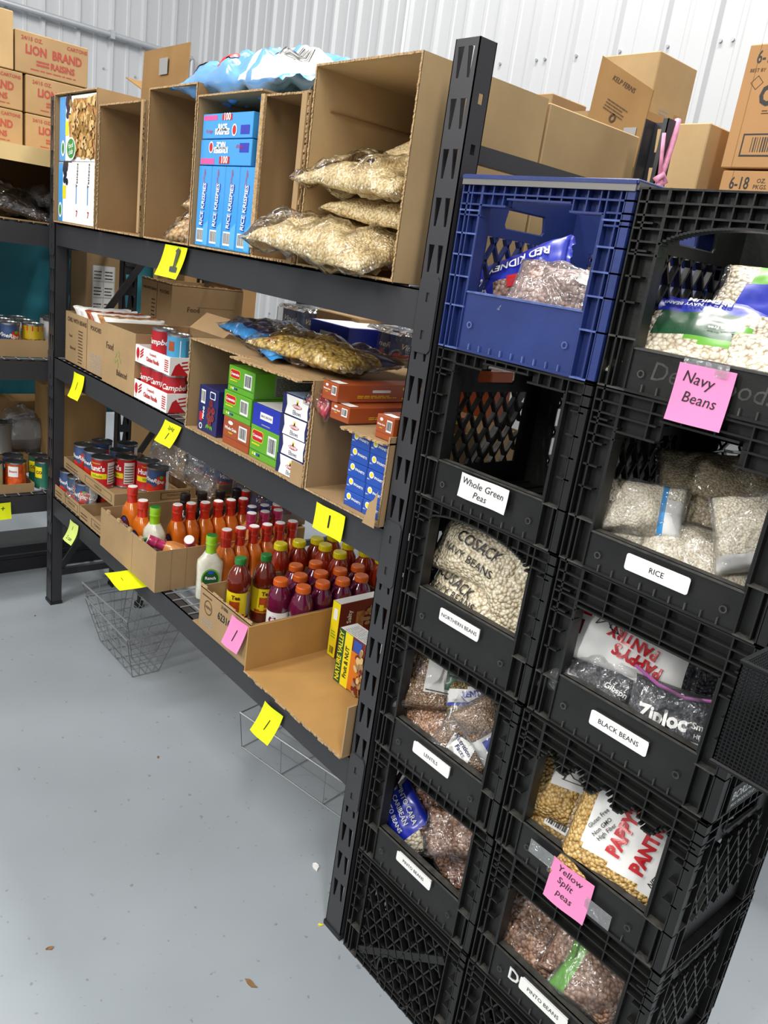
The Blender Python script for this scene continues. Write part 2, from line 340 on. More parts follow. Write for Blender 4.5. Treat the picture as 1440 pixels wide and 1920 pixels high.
# horizontal conduit on the left wall
mb = MB(); zc = 2.66; PIPE = mat('grey_conduit', '#a9adb2', .4, .3)
mb.cyl((WX + .05, -4.2, zc), (WX + .05, WY - .12, zc), .019, PIPE, 12); mb.cyl((WX + .05, WY - .12, zc), (WX + .05, WY - .12, zc - .9), .019, PIPE, 12)
cp = mb.build('conduit_pipe', smooth='auto'); tag(cp, 'grey conduit pipe running along the white left wall', 'pipe')
for y in (-1.5, 0, 1.4): br = MB(); br.box(WX + .015, WX + .075, y, y + .03, zc - .026, zc + .026, PIPE); br.build('pipe_clip', cp)

# ------------------------------------------------------------------ boltless racks
def post_mesh(H, w=.055, d=.04, M=I4, teeth=True):
    """angle post: slotted face on -Y, punched side on +X (origin at the outer corner x=0)"""
    mb = MB(); holes = []; z = H - .058
    while z > .03:
        for cx, s in ((.016, 1), (.039, -1)):
            if teeth: holes.append([(cx - .0075, z + .046), (cx + .0065, z + .046), (cx + .0025 - s*.001, z), (cx - .0025 - s*.001, z)])
        z -= .0762
    mb.plate([[(0, 0), (w, 0), (w, H), (0, H)]] + holes, .002, STEEL, frame((-w, .001, 0), (1, 0, 0), (0, 0, 1)))
    hs = []; z = .06
    while z + .02 < H: hs.append([(d*.42, z), (d*.42 + .011, z), (d*.42 + .011, z + .016), (d*.42, z + .016)]); z += .0762
    mb.plate([[(0, 0), (d, 0), (d, H), (0, H)]] + hs, .002, STEEL, frame((-.001, 0, 0), (0, 1, 0), (0, 0, 1)))
    mb.plate([[(0, 0), (d, 0), (d, H), (0, H)]], .002, STEEL, frame((-w + .001, 0, 0), (0, 1, 0), (0, 0, 1)))
    mb.box(-.012, 0, d - .002, d, 0, H, STEEL)
    return mb
DARKPL = mat('black_foot_plastic', '#1b1b1d', .5)
def make_rack(name, label, L_, D, H, shelves, rot, loc, rows_of_wire=True, endbrace=True):
    """shelves: list of beam-top heights; local x along the front, y to the back"""
    root = empty(name, loc, label, 'shelving rack', rot=(0, 0, math.radians(rot)))
    for (x, y, sx, sy) in ((L_, 0, 1, 1), (0, 0, -1, 1), (L_, D, 1, -1), (0, D, -1, -1)):
        S = Matrix.Diagonal((sx, sy, 1, 1)); mb = post_mesh(H); mb.v = [S @ v for v in mb.v]
        p_ = mb.build('post', root, T(x, y, 0)); f = MB(); f.box(-.058, .003, -.003, .043, 0, .012, DARKPL); f.v = [S @ v for v in f.v]; f.build('foot', p_, T(x, y, 0))
    bh = .072
    for z in shelves:
        for y, s in ((0.004, 1), (D - .004, -1)):
            mb = MB(); y0, y1 = sorted((y, y + s*.003)); mb.box(.03, L_ - .03, y0, y1, z - bh, z, STEEL)
            y0, y1 = sorted((y, y + s*.032)); mb.box(.03, L_ - .03, y0, y1, z - .003, z, STEEL)
            y0, y1 = sorted((y + s*.029, y + s*.032)); mb.box(.03, L_ - .03, y0, y1, z - bh*.6, z, STEEL)
            b = mb.build('beam', root)
            if s > 0:
                for x in (.028, L_ - .028):
                    c = MB(); pl = [(-.024, -.10), (-.018, -.108), (.018, -.108), (.024, -.10), (.024, .016), (.018, .024), (-.018, .024), (-.024, .016)]
                    hh = [[(-.004, a), (.004, a), (.004, a + .016), (-.004, a + .016)] for a in (-.02, -.085)]
                    c.plate([pl] + hh, .002, STEEL, FF(x, -.0015, z)); c.build('beam_end_plate', b)
        mb = MB(); n = int(L_ / .05)
        for k in range(n + 1):
            x = .04 + (L_ - .08) * k / n; mb.cyl((x, .006, z + .002), (x, D - .006, z + .002), .0019, WIRE, 5)
        for y in (.05, .15, D/2, D - .15, D - .05): mb.cyl((.035, y, z - .0022), (L_ - .035, y, z - .0022), .0024, WIRE, 5)
        mb.build('wire_deck', root)
    for x in (.012, L_ - .012):
        for z in (.12, H*.5, H - .165):
            mb = MB(); mb.box(x - .009, x + .009, .03, D - .03, z - .014, z + .014, STEEL); mb.build('side_rail', root)
        for z0, z1 in ((.12, H*.5), (H*.5, H - .165)):
            mb = MB(); l = math.hypot(D - .08, z1 - z0); a = math.degrees(math.atan2(z1 - z0, D - .08))
            mb.box(-.004, .004, 0, l, -.012, .012, STEEL, T(x, .04, z0) @ RX(a)); mb.build('diagonal_brace', root)
    return root
W1 = 1.954
rack1 = make_rack('metal_shelving_rack', 'charcoal boltless steel shelving rack with three food shelves and yellow notes on its beams', W1, .61, 1.83, (1.437, .981, .452), 0, (0, 0, 0))
# left rack: front faces +X, runs along Y, ends at Y=.33
rack2 = make_rack('metal_shelving_rack', 'charcoal steel shelving rack at the left edge, holding raisin cartons and cans', 2.2, .61, 1.68, (1.424, .954, .442), 90, (-.012, -1.87, 0))
rack3 = make_rack('metal_shelving_rack', 'low charcoal steel rack standing behind the main rack, mostly hidden by cartons', 2.15, .60, 1.56, (1.53, .78), 0, (.08, 1.0, 0))
# low black skid on the floor under the left rack
mb = MB(); SK = mat('black_skid', '#242427', .5, var=.1)
for x0 in (-.31, -.55): mb.box(x0 - .04, x0, -1.7, .62, 0, .058, SK); 
mb.box(-.6, -.31, -1.7, .62, .06, .075, SK); mb.box(-.335, -.30, -1.7, .62, .085, .121, SK)
for y in (-1.6, -.5, .55): mb.box(-.33, -.305, y, y + .03, .055, .09, SK)
tag(mb.build('floor_skid'), 'low black steel skid lying on the floor beneath the left rack', 'skid')
# ------------------------------------------------------------------ milk crates
CW, CD, CH = .328, .31, .268
def clip(x0, y0, x1, y1, R):
    t0, t1 = 0., 1.; dx, dy = x1 - x0, y1 - y0
    for p, q in ((-dx, x0 - R[0]), (dx, R[2] - x0), (-dy, y0 - R[1]), (dy, R[3] - y0)):
        if p == 0:
            if q < 0: return None
        else:
            r = q / p
            if p < 0: t0 = max(t0, r)
            else: t1 = min(t1, r)
    return None if t0 >= t1 else (x0 + t0*dx, y0 + t0*dy, x0 + t1*dx, y0 + t1*dy)
def lattice(b, M, R, pitch, ang, th, d0, d1, m):
    x0, y0, x1, y1 = R; h = y1 - y0; run = h / math.tan(math.radians(ang)); k = x0 - run
    while k < x1:
        for s in (1, -1):
            c = clip(k, y0, k + run, y1, R) if s > 0 else clip(k, y1, k + run, y0, R)
            if c:
                l = math.hypot(c[2]-c[0], c[3]-c[1]); a = math.degrees(math.atan2(c[3]-c[1], c[2]-c[0]))
                if l > .008: b.box(0, l, -th/2, th/2, d0, d1, m, M @ T(c[0], c[1], 0) @ RZ(a))
        k += pitch
def wallpart(b, M, W, m, mw, kind, top=None, zb=.085, ribs=True, grid=.021, seed=0, vs=None):
    """one crate side in its own plane: x along, y up, z outward; outer face at z=0, inner skin at z=-.013"""
    B = lambda x0, x1, y0, y1, d0, d1, mm=m: b.box(x0, x1, y0, y1, d0, d1, mm, M)
    H = CH; sk0, sk1 = -.0155, -.0125
    if kind == 'closed':
        B(0, W, 0, .03, sk0, sk1); B(0, W, .235, H, sk0, sk1); B(0, .05, .03, .235, sk0, sk1); B(W - .05, W, .03, .235, sk0, sk1)
        lattice(b, M, (.05, .03, W - .05, .235), .030, 62, .0032, -.014, -.001, m)
        for k in range(5): B(.05, W - .05, .055 + k*.038, .058 + k*.038, -.014, -.004)
        b.ring(M, W*.5, .045, .05, .055, m, -.001)
        for x, a in ((.05, 38), (W - .05, 142)):
            l = .29; b.box(0, l if a < 90 else .001, -.008, .008, -.010, -.002, m, M @ T(x, .03, 0) @ RZ(a))
        top = lambda x: .0
    if kind == 'lattice':
        hx0, hx1, hz0, hz1 = W*.34, W*.66, .205, .240
        pts = [(hx0, hz0), (hx1, hz0), (hx1 + .006, hz0 + .008), (hx1, hz1), (hx0, hz1), (hx0 - .006, hz0 + .008)]
        wx0, wx1, wy0, wy1 = .062, W - .062, .05, .19
        b.plate([[(0, 0), (W, 0), (W, H), (0, H)], pts, [(wx0, wy0), (wx1, wy0), (wx1, wy1), (wx0, wy1)]], .003, m, M @ T(0, 0, -.014))
        lattice(b, M, (wx0, wy0, wx1, wy1), .034, 60, .0042, -.0155, -.006, m)
        rim = [(p[0], p[1], -.012) for p in pts]; b.tube(rim, .003, m, M, 6, True)
        if not ribs: return
        top = lambda x: .245; zb = .05
    if kind == 'open':
        n = 44; x0, x1 = .045, W - .045; xs = [x0 + (x1 - x0)*k/n for k in range(n + 1)]
        for a, c in zip(xs, xs[1:]):
            t = min(top(a + 1e-4), top(c - 1e-4)); B(a, c, t, H, sk0, sk1); B(a, c, t - .0015, t + .0015, -.024, 0.)
            if abs(top(a + 1e-4) - top(a - 1e-4)) > .004 and a > x0: B(a - .001, a + .001, min(top(a+1e-4), top(a-1e-4)), max(top(a+1e-4), top(a-1e-4)), -.024, 0)
        B(0, x0, 0, H, sk0, sk1); B(x1, W, 0, H, sk0, sk1)
        B(x0, x1, 0, zb, -.006, -.003); B(x0, x1, zb - .003, zb, -.020, -.001, mw)
        B(x0, x0 + .0025, zb, top(x0 + .001), -.024, 0); B(x1 - .0025, x1, zb, top(x1 - .001), -.024, 0)
        B(x0, x1, -.0, .004, -.006, .0)
        k = x0 + .025
        while k < x1 - .02: b.box(k, k + .0022, .004, .014, -.004, .0005, mw, M); k += .0235
        for cx in (x0 + .02, x1 - .02): b.ring(M, cx, zb*.45, .0035, .0055, mw, .0003)
    # corner columns with ribs
    if ribs:
        cw = .045
        for s in (0, 1):
            X = lambda a, c: (a, c) if s == 0 else (W - c, W - a)
            for a in (0, .0215, .0425): x_, y_ = X(a, a + .0024); B(x_, y_, 0 if a != .0215 or kind == 'x' else .0, H if a != .0215 else (H if mw is NAVYW else .07), -.0135, -.0002)
            for z in (0, .07, .118, .152, .186, .222):
                x_, y_ = X(0, cw) if (mw is NAVYW or z in (0, .07)) else X(.006, .03)
                B(x_, y_, z, z + .0026, -.0135, 0., mw if z in (0, .07) or mw is NAVYW else m)
        if kind != 'closed':
            z = H - .0028
            zmin = min(top(W*.2), top(W*.5))
            while z > zmin - .03:
                run = None; n = 40
                for k in range(n + 1):
                    x = W*k/n; ok = (x < .045 or x > W - .045 or z > top(x) + .003)
                    if z < .2 and (x < .045 or x > W - .045): ok = ok and z > .18
                    if ok and run is None: run = x
                    if (not ok or k == n) and run is not None: B(run, x, z, z + .0026, -.0135, 0.); run = None
                z -= grid*.8
            x = .045
            while x < W - .044: B(x, x + .0022, top(x), H, -.0135, -.0004); x += grid*1.08 if vs is None else vs
        else:
            for z in (H - .003, H - .018, H - .033): B(0, W, z, z + .0026, -.0135, 0.)
            for z in (.002, .016, .028): B(.045, W - .045, z, z + .0024, -.0135, -.001)
            x = .07
            while x < W - .05: B(x, x + .002, 0, .03, -.0135, -.0005); x += .024
def t_flat(z): return lambda x: z
def t_peas(x): return .258 if .105 < x < .212 else .247
def t_arch(x): return .200 + .050*max(0., 1 - ((x - .16)/.118)**2)**.5 if abs(x - .16) < .118 else .20
def t_north(x): return .222 + .032*max(0., 1 - ((x - .15)/.125)**2)**.5 if abs(x - .15) < .125 else .222
def t_blue(x): return .243 if .098 < x < .225 else (.231 if x >= .225 else .232)
def t_navy(x): return .188 + .036*max(0., 1 - ((x - .165)/.125)**2)**.5 if abs(x - .165) < .125 else .188
def t_rice(x): return .242 if .105 < x < .225 else .212
def t_split(x): return .212 + .012*math.sin(x*120)
def make_crate(loc, label, frontkind, top, zb, color='black', rz=0., group='milk crates in two stacks', name='milk_crate'):
    m, mw = (NAVY, NAVYW) if color == 'navy' else (BLK, BLKW)
    root = empty(name, loc, label, 'milk crate', group, rz)
    b = MB(); wallpart(b, FF(0, 0, 0), CW, m, mw, frontkind, top, zb, vs=None if loc[0] < 2.2 or loc[2] > 1.3 else .0476); b.build('front_panel', root)
    b = MB(); wallpart(b, FR(CW, 0, 0), CD, m, mw, 'lattice', ribs=True); b.build('side_panel', root)
    b = MB(); wallpart(b, frame((0, CD, 0), (0, -1, 0), (0, 0, 1)), CD, m, mw, 'lattice', ribs=False); b.build('side_panel', root)
    b = MB(); wallpart(b, frame((CW, CD, 0), (-1, 0, 0), (0, 0, 1)), CW, m, mw, 'lattice', ribs=False); b.build('back_panel', root)
    b = MB(); b.box(.016, CW - .016, .016, CD - .016, .002, .006, m)
    for k in range(9): x = .03 + k*.0335; b.box(x, x + .003, .016, CD - .016, .006, .009, m)
    b.build('base_grid', root); return root
CX1, CX2, CP, CY = 1.968, 2.302, .27, .0
CT = {}
spec = [ # key, column x, level, kind, top fn, sill, colour, label
 ('blue', CX1, 5, 'open', t_blue, .098, 'navy', 'navy blue milk crate on top of the left stack, holding kidney bean bags'),
 ('peas', CX1, 4, 'open', t_peas, .076, 'black', 'empty black milk crate with a handwritten paper sign, right under the navy blue crate'),
 ('north', CX1, 3, 'open', t_north, .100, 'black', 'black milk crate full of white navy beans, labelled northern beans'),
 ('lentil', CX1, 2, 'open', t_flat(.247), .084, 'black', 'black milk crate with mixed lentil bags, labelled lentils'),
 ('pinto', CX1, 1, 'open', t_flat(.247), .088, 'black', 'black milk crate of brown bean bags in the left stack, labelled pinto beans'),
 ('base', CX1, 0, 'closed', None, .03, 'black', 'closed black lattice milk crate on the floor beneath the left stack'),
 ('navy', CX2, 5, 'open', t_navy, .062, 'black', 'topmost black milk crate of the right stack, arched opening with navy bean bags'),
 ('rice', CX2, 4, 'open', t_rice, .061, 'black', 'black milk crate full of rice bags, labelled rice'),
 ('black', CX2, 3, 'open', t_flat(.207), .087, 'black', 'black milk crate with black bean bags and a zip bag, labelled black beans'),
 ('split', CX2, 2, 'open', t_split, .073, 'black', 'black milk crate with golden yellow split pea bags behind a pink note'),
 ('pinto2', CX2, 1, 'open', t_flat(.212), .075, 'black', 'black milk crate with a white letter D, holding bags of pinto beans'),
 ('base2', CX2, 0, 'closed', None, .03, 'black', 'lowest black milk crate of the right stack, at the bottom edge'),
]
for i, (k, x, lv, kind, tf, zb, colr, lab) in enumerate(spec):
    jit = (0, .002, -.001, .003, 0, 0)[lv]
    CT[k] = make_crate((x + jit*.5, CY + jit, lv*CP), lab, kind, tf, zb, colr)
def sticker(crate, x0, x1, z0, z1, txt, size):
    b = MB(); M = FF(0, -.0002, 0); b.rrect(M, x0, z0, x1, z1, WHITE, .004, .003); b.rrect(M, x0, z0, x1, z1, WHITE, .004, .0026); b.text(M, txt, (x0 + x1)/2, (z0 + z1)/2, size, INK, .004, off=.0034)
    b.box(x0 + .003, x1 - .003, z0 + .003, z1 - .003, -.003, .0026, WHITE, M)
    o = b.build('printed_label', CT[crate]); o['label'] = 'white printed label reading ' + txt
sticker('north', .111, .209, .060, .085, 'NORTHERN BEANS', .0102)
sticker('lentil', .109, .208, .045, .070, 'LENTILS', .0105)
sticker('pinto', .112, .212, .057, .080, 'PINTO BEANS', .0100)
sticker('rice', .113, .213, .026, .051, 'RICE', .0115)
sticker('black', .116, .216, .039, .064, 'BLACK BEANS', .0112)
sticker('pinto2', .111, .213, .038, .064, 'PINTO BEANS', .0110)
b = MB(); M = FF(0, -.003, 0)
for g, mm in ((.004, WHITE), (.0, BLK)): b.text(M, 'D', .098, .050, .034 , mm, g*6 , off=.0008 if mm is WHITE else .0012)
b.text(M, 'D', .098, .050, .034, WHITE, -.008, off=.0015)
b.build('letter_mark', CT['pinto2'])['label'] = 'white outlined letter D'
b = MB(); b.text(FF(0, 0, 0), 'Dean Foods', .165, .034, .036, BLKW, .0, .15, off=-.0026); b.build('embossed_lettering', CT['navy'])
b = MB(); b.text(FR(CW, 0, 0), 'BORDEN', .085, .028, .02, WHITE, .02, off=.0008); b.text(FR(CW, 0, 0), 'MILK PRODUCTS LP', .085, .012, .0085, WHITE, .01, off=.0008)
b.box(.04, .27, .004, .045, -.002, .0004, BLK, FR(CW, 0, 0)); b.build('side_lettering', CT['black'])
b = MB(); RIMM = mat('scuffed_grey_metal', '#7d7b78', .4, .6); 
b.box(.0, CW, -.003, .001, CH - .006, CH + .004, RIMM); b.box(0, CW, -.004, .0, CH + .003, CH + .008, NAVY); b.box(CW - .001, CW + .003, 0, CD, CH - .004, CH + .006, RIMM)
b.tube([(0, 0, CH + .006), (CW, 0, CH + .006), (CW, CD, CH + .006), (0, CD, CH + .006)], .004, NAVY, cyc=True)
b.build('metal_rim', CT['blue'])['label'] = 'scuffed grey metal rim'

# ------------------------------------------------------------------ notes
def note(name, label, M, w_, h_, m, texts=(), curl=.012, group=None, skew=0., thin=.0004, loc=(0, 0, 0), cat='note'):
    """paper note: slightly curled sheet hanging from its top edge; texts: (string, x, y, size, rot, bold)"""
    b = MB(); nx, ny = 8, 10; P = []
    f = lambda x, y: (x + skew*(y - h_), y, .0015 + curl*((h_ - y)/h_)**2 + .002*math.sin(x*60))
    for s in (0, 1):
        for j in range(ny + 1):
            for i in range(nx + 1): q = f(w_*i/nx, h_*j/ny); P.append((q[0], q[1], q[2] + s*thin))
    n1 = (nx + 1)*(ny + 1); F = []
    for j in range(ny):
        for i in range(nx):
            a = j*(nx + 1) + i; F.append((a, a + nx + 1, a + nx + 2, a + 1)); a += n1; F.append((a, a + 1, a + nx + 2, a + nx + 1))
    rim = [i for i in range(nx + 1)] + [j*(nx+1) + nx for j in range(1, ny + 1)] + [ny*(nx+1) + i for i in range(nx - 1, -1, -1)] + [j*(nx+1) for j in range(ny - 1, 0, -1)]
    for a, c in zip(rim, rim[1:] + rim[:1]): F.append((a, c, c + n1, a + n1))
    b.add(P, F, m, M)
    for t in texts:
        s, x, y, sz, rot, bold = t[:6]; vs, fs = textgeo(s, bold, .12 if len(t) < 7 else t[6]); ca, sa = math.cos(math.radians(rot)), math.sin(math.radians(rot)); Q = []
        for v in vs:
            X, Y_ = x + (v.x*ca - v.y*sa)*sz, y + (v.x*sa + v.y*ca)*sz; q = f(X - 0, Y_); Q.append((q[0], q[1], q[2] + .0012))
        b.add(Q, fs, INK, M)
    o = b.build(name, smooth=False); return tag(o, label, cat, group)
yg = 'fluorescent yellow shelf notes'
n_ = note('paper_note', 'large fluorescent yellow note with a bold number 1 on the top beam', FF(.90, -.001, 1.352), .13, .082, YNOTE, [], .014, yg, skew=.35)
b = MB(); M = FF(.90, -.001, 1.352)
b.quad([(.048, .016, .012), (.090, .016, .012), (.090, .030, .010), (.076, .031, .010), (.087, .060, .006), (.091, .074, .005), (.082, .079, .0045), (.068, .070, .0055), (.073, .066, .006), (.066, .031, .010), (.048, .029, .010)], mat('grey_marker', '#4b5049', .6), M); b.build('number_mark', n_)['label'] = 'thick grey handwritten number 1'
note('paper_note', 'small yellow note on the left end of the middle beam', FF(.262, -.001, .885), .088, .084, YNOTE, [('|', .044, .045, .03, 0, 0)], .02, yg, skew=.05)
note('paper_note', 'yellow note with scribbles near the middle of the middle beam, below the soup trays', FF(.955, -.001, .903), .095, .068, YNOTE, [('2pkg', .05, .052, .016, 0, 0), ('1', .048, .026, .03, 0, 0)], .012, yg, skew=.55)
note('paper_note', 'yellow note with a printed 1 at the right end of the middle beam', FF(1.682, -.001, .910), .100, .057, YNOTE, [('1', .052, .028, .04, 0, .01, 0.)], .004, yg)
note('paper_note', 'curled greenish yellow note on the left end of the lowest beam', FF(.250, -.001, .358), .076, .072, mat('pale_lime_paper', '#d6e87a', .6), [('2 can', .04, .015, .018, 0, 0), ('1', .038, .05, .02, 0, 0)], .025, yg)
note('paper_note', 'yellow note jutting out flat below the bottle carton on the lowest beam', FT(.78, -.082, .432) @ RX(8) @ RY(6), .115, .080, YNOTE, [('_', .05, .045, .03, 0, 0)], .004, yg, skew=.2)
pn = 'pink paper notes'
o_ = note('paper_note', 'pink note with one stroke on the low carton of tea bottles', FF(1.405, -.012, .487), .075, .088, PNOTE, [('|', .04, .045, .04, 0, 0)], .01, pn, skew=.30)
note('paper_note', 'yellow note below the open granola carton on the lowest beam', FF(1.572, -.002, .322), .078, .092, YNOTE, [('|', .042, .045, .035, 0, 0)], .018, yg, skew=.28)
def tapes(par, lst):
    for (M, x0, y0, x1, y1) in lst:
        b = MB(); b.rect(M, x0, y0, x1, y1, TAPE, .0022); b.rect(M, x0, y0, x1, y1, TAPE, .0019); o = b.build('clear_tape', par)
nn = note('paper_note', 'pink note handwritten Navy Beans hanging on the top right crate', FF(CX2 + .121, -.004, 5*CP - .021), .078, .076, PNOTE, [('Navy', .032, .058, .021, -6, 0), ('Beans', .040, .033, .020, -3, 0)], .006, pn)
tapes(nn, [(FF(CX2 + .121, -.004, 5*CP - .021), .005, .066, .068, .083)])
nn = note('paper_note', 'pink note handwritten yellow split peas taped to the crate of golden peas', FF(CX2 + .120, -.004, 2*CP - .014), .078, .075, PNOTE, [('Yellow', .036, .062, .017, -6, 0), ('Split', .032, .043, .017, -6, 0), ('peas', .036, .022, .017, -6, 0)], .006, pn)
tapes(nn, [(FF(CX2 + .120, -.004, 2*CP - .014), -.048, .048, .006, .074), (FF(CX2 + .120, -.004, 2*CP - .014), .07, .022, .118, .05)])
note('paper_note', 'white paper sign handwritten Whole Green Peas taped on the empty crate', FF(CX1 + .112, -.004, 4*CP + .030), .108, .042, PAPER, [('Whole Green', .052, .028, .0165, -3, 0), ('Peas', .050, .011, .016, -3, 0)], .003)
note('paper_note', 'yellow note at the left image edge on the left rack lowest beam', FR(-.008, -.30, .36), .17, .062, YNOTE, [('+', .14, .04, .03, 0, 0)], .01, yg)

# ------------------------------------------------------------------ bags
def bagfun(L_, W_, Th, seed=0, bend=0., lump=.16, flat=.45, p=2.6, q=.42, twist=0., slump=0.):
    def S(u, v, s=1):
        uu, vv = max(-1, min(1, u)), max(-1, min(1, v))
        e = max(0., (1 - abs(uu)**p)*(1 - abs(vv)**p)); h = Th*e**q*(.5 + slump*.5*uu)
        x = L_/2*u*(1 - .07*(1 - vv*vv)*abs(uu)); y = W_/2*v*(1 - .09*(1 - uu*uu))
        n = noise.noise(Vector((x*22 + seed*3.1, y*22, seed*1.7 + s)))*Th*lump*e**.25 + noise.noise(Vector((x*60, y*60 + seed, s)))*Th*lump*.3*e**.25
        ed = noise.noise(Vector((x*30, y*30, seed + 9.)))*.006*(1 - e)
        z = (h if s > 0 else -h*flat) + n + bend*(u*u)*L_ + ed + twist*u*v*.02
        return Vector((x, y, z))
    return S
def scrib(cx, cy, rx, ry, n, seed):
    rr = random.Random(seed); return [(cx + rr.uniform(-rx, rx), cy + rr.uniform(-ry, ry)) for _ in range(n)]
def bag(name, label, cat, loc, rot, L_, W_, Th, m, regions=(), texts=(), seed=0, bend=0., group=None, wrap=None, seal=(.06, .06), sealm=None, lump=.16, flat=.45, n=(30, 22), parent=None, extra=None, p=2.6, q=.42, twist=0., slump=0., rects=(), draws=()):
    """filled pouch. regions: (test(u,v), material) on the top skin; texts: (string, u, v, size, rot, material, bold, sx)"""
    S = bagfun(L_, W_, Th, seed, bend, lump, flat, p, q, twist, slump); b = MB(); nu, nv = n; P = []; idx = {}
    for s in (1, -1):
        for i in range(nu + 1):
            for j in range(nv + 1):
                u, v = -1 + 2*i/nu, -1 + 2*j/nv; edge = i in (0, nu) or j in (0, nv)
                if s < 0 and edge: idx[(s, i, j)] = idx[(1, i, j)]; continue
                idx[(s, i, j)] = len(P); P.append(S(u, v, s))
    F = []; Ms = []
    for s in (1, -1):
        for i in range(nu):
            for j in range(nv):
                a = [idx[(s, i, j)], idx[(s, i+1, j)], idx[(s, i+1, j+1)], idx[(s, i, j+1)]]
                if s < 0: a.reverse()
                mm = m; u, v = -1 + 2*(i + .5)/nu, -1 + 2*(j + .5)/nv
                for t, rm in regions:
                    if t(u, v*(1 if s > 0 else 1), ) and (s > 0 or (len(regions) and rm in (extra or ()))): mm = rm
                F.append(tuple(a)); Ms.append(mm)
    b.add(P, F, Ms)
    for s_, a in ((-1, seal[0]), (1, seal[1])):
        if a <= 0: continue
        Q = []; k = 24
        for i in range(k + 1):
            v = -1 + 2*i/k; p0 = S(s_, v, 1)
            for t in (0, .5, 1):
                w_ = noise.noise(Vector((v*4, t*3, seed + s_)))*.016*t; Q.append(p0 + Vector((s_*a*L_*.5*t*(1 + .25*noise.noise(Vector((v*7, seed, 2.)))), -.06*v*W_*.5*t, w_ + .0004*((i % 2)*2 - 1) - .004*t)))
        b.add(Q, [(3*i + t, 3*i + 3 + t, 3*i + 4 + t, 3*i + 1 + t) for i in range(k) for t in (0, 1)], sealm or CLEARH)
    for (u0, v0, u1, v1, mm) in rects:
        k = 10; Q = []
        for i in range(k + 1):
            for j in range(k + 1): q_ = S(u0 + (u1-u0)*i/k, v0 + (v1-v0)*j/k, 1); Q.append(q_ + Vector((0, 0, .0022)))
        b.add(Q, [(i*(k+1) + j, (i+1)*(k+1) + j, (i+1)*(k+1) + j + 1, i*(k+1) + j + 1) for i in range(k) for j in range(k)], mm)
    for pts, wd, dm in draws:
        Q = []; F2 = []
        for (a0, b0), (a1, b1) in zip(pts, pts[1:]):
            d = Vector(((a1-a0)*L_/2, (b1-b0)*W_/2)); d = Vector((-d.y, d.x)).normalized()*wd/2; k = len(Q); n_s = 4
            for i in range(n_s + 1):
                t = i/n_s; uu, vv = a0 + (a1-a0)*t, b0 + (b1-b0)*t
                for sg in (-1, 1): Q.append(S(uu + sg*d.x/(L_/2), vv + sg*d.y/(W_/2), 1) + Vector((0, 0, .0038)))
            F2 += [(k + 2*i, k + 2*i + 1, k + 2*i + 3, k + 2*i + 2) for i in range(n_s)]
        b.add(Q, F2, dm)
    for t in texts:
        s, u, v, sz, rot_, tm = t[:6]; bold = t[6] if len(t) > 6 else .02; sx = t[7] if len(t) > 7 else 1.
        vs, fs = textgeo(s, bold, 0.); ca, sa = math.cos(math.radians(rot_)), math.sin(math.radians(rot_)); Q = []
        for w_ in vs:
            X, Y_ = w_.x*sz*sx, w_.y*sz; X, Y_ = X*ca - Y_*sa, X*sa + Y_*ca; Q.append(S(u + X/(L_/2), v + Y_/(W_/2), 1) + Vector((0, 0, .0034)))
        b.add(Q, fs, tm)
    o = b.build(name, parent, smooth=True); o.location = loc; o.rotation_euler = tuple(math.radians(a) for a in rot)
    if not parent: tag(o, label, cat, group)
    if wrap:
        S2 = bagfun(L_*1.06, W_*1.05, Th*1.12 + .012, seed + 5, bend, lump*1.6 + .1, flat, p, q, twist, slump); c = MB(); P = []; nu, nv = 26, 20
        for s in (1, -1):
            for i in range(nu + 1):
                for j in range(nv + 1): P.append(S2(-1 + 2*i/nu, -1 + 2*j/nv, s) + (Vector((0, 0, .002)) if s > 0 else Vector((0, 0, -.001))))
        k = (nu + 1)*(nv + 1)
        c.add(P, [(i*(nv+1) + j, (i+1)*(nv+1) + j, (i+1)*(nv+1) + j + 1, i*(nv+1) + j + 1) for i in range(nu) for j in range(nv)] + [(k + i*(nv+1) + j, k + i*(nv+1) + j + 1, k + (i+1)*(nv+1) + j + 1, k + (i+1)*(nv+1) + j) for i in range(nu) for j in range(nv)], wrap)
        c.build('plastic_wrapper', o, smooth=True)
    return o
G_NAVY = grain('white_beans', '#d9cdb0', '#f2ead6', 140, (1, 1, 1.5), .005, gap_shade=.72)
G_NAVY2 = grain('small_white_beans', '#d6c9a8', '#f0e6cc', 152, (1, 1, 1.5), .005, gap_shade=.68)
G_PINTO = grain('pinto_beans', '#86634f', '#b8947c', 138, (1, 1, 1.6), .005, coat=.5, gap_shade=.62)
G_KID = grain('kidney_beans', '#80635a', '#b09388', 132, (1, 1, 1.6), .005, coat=.4, gap_shade=.65)
G_DKP = grain('brown_beans', '#6b422c', '#976847', 150, (1, 1, 1.5), .007, coat=.5)
G_LENT = grain('brown_lentils', '#8f6c4a', '#bd9870', 270, (1, 1, 1.2), .005, coat=.6)
G_LENT2 = grain('green_lentils', '#74602f', '#a38a4e', 270, (1, 1, 1.2), .005, coat=.5)
G_LENT3 = grain('rosy_lentils', '#ab7a5a', '#d6a986', 270, (1, 1, 1.2), .005, coat=.7)
G_SPLIT = grain('yellow_split_peas', '#c69a4c', '#ecca86', 182, (1, 1, 1.1), .005, gap_shade=.66)
G_BLACK = grain('black_beans', '#25272d', '#4b4f59', 160, (1, 1, 1.5), .009, coat=.5)
G_RICE = grain('white_rice', '#e2dac2', '#f4eedc', 300, (1, 1, .4), .002, coat=.3, gap_shade=.8)
G_RICE2 = grain('parboiled_rice', '#a89b80', '#c9bda2', 300, (1, 1, .4), .002, coat=.3, gap_shade=.8)
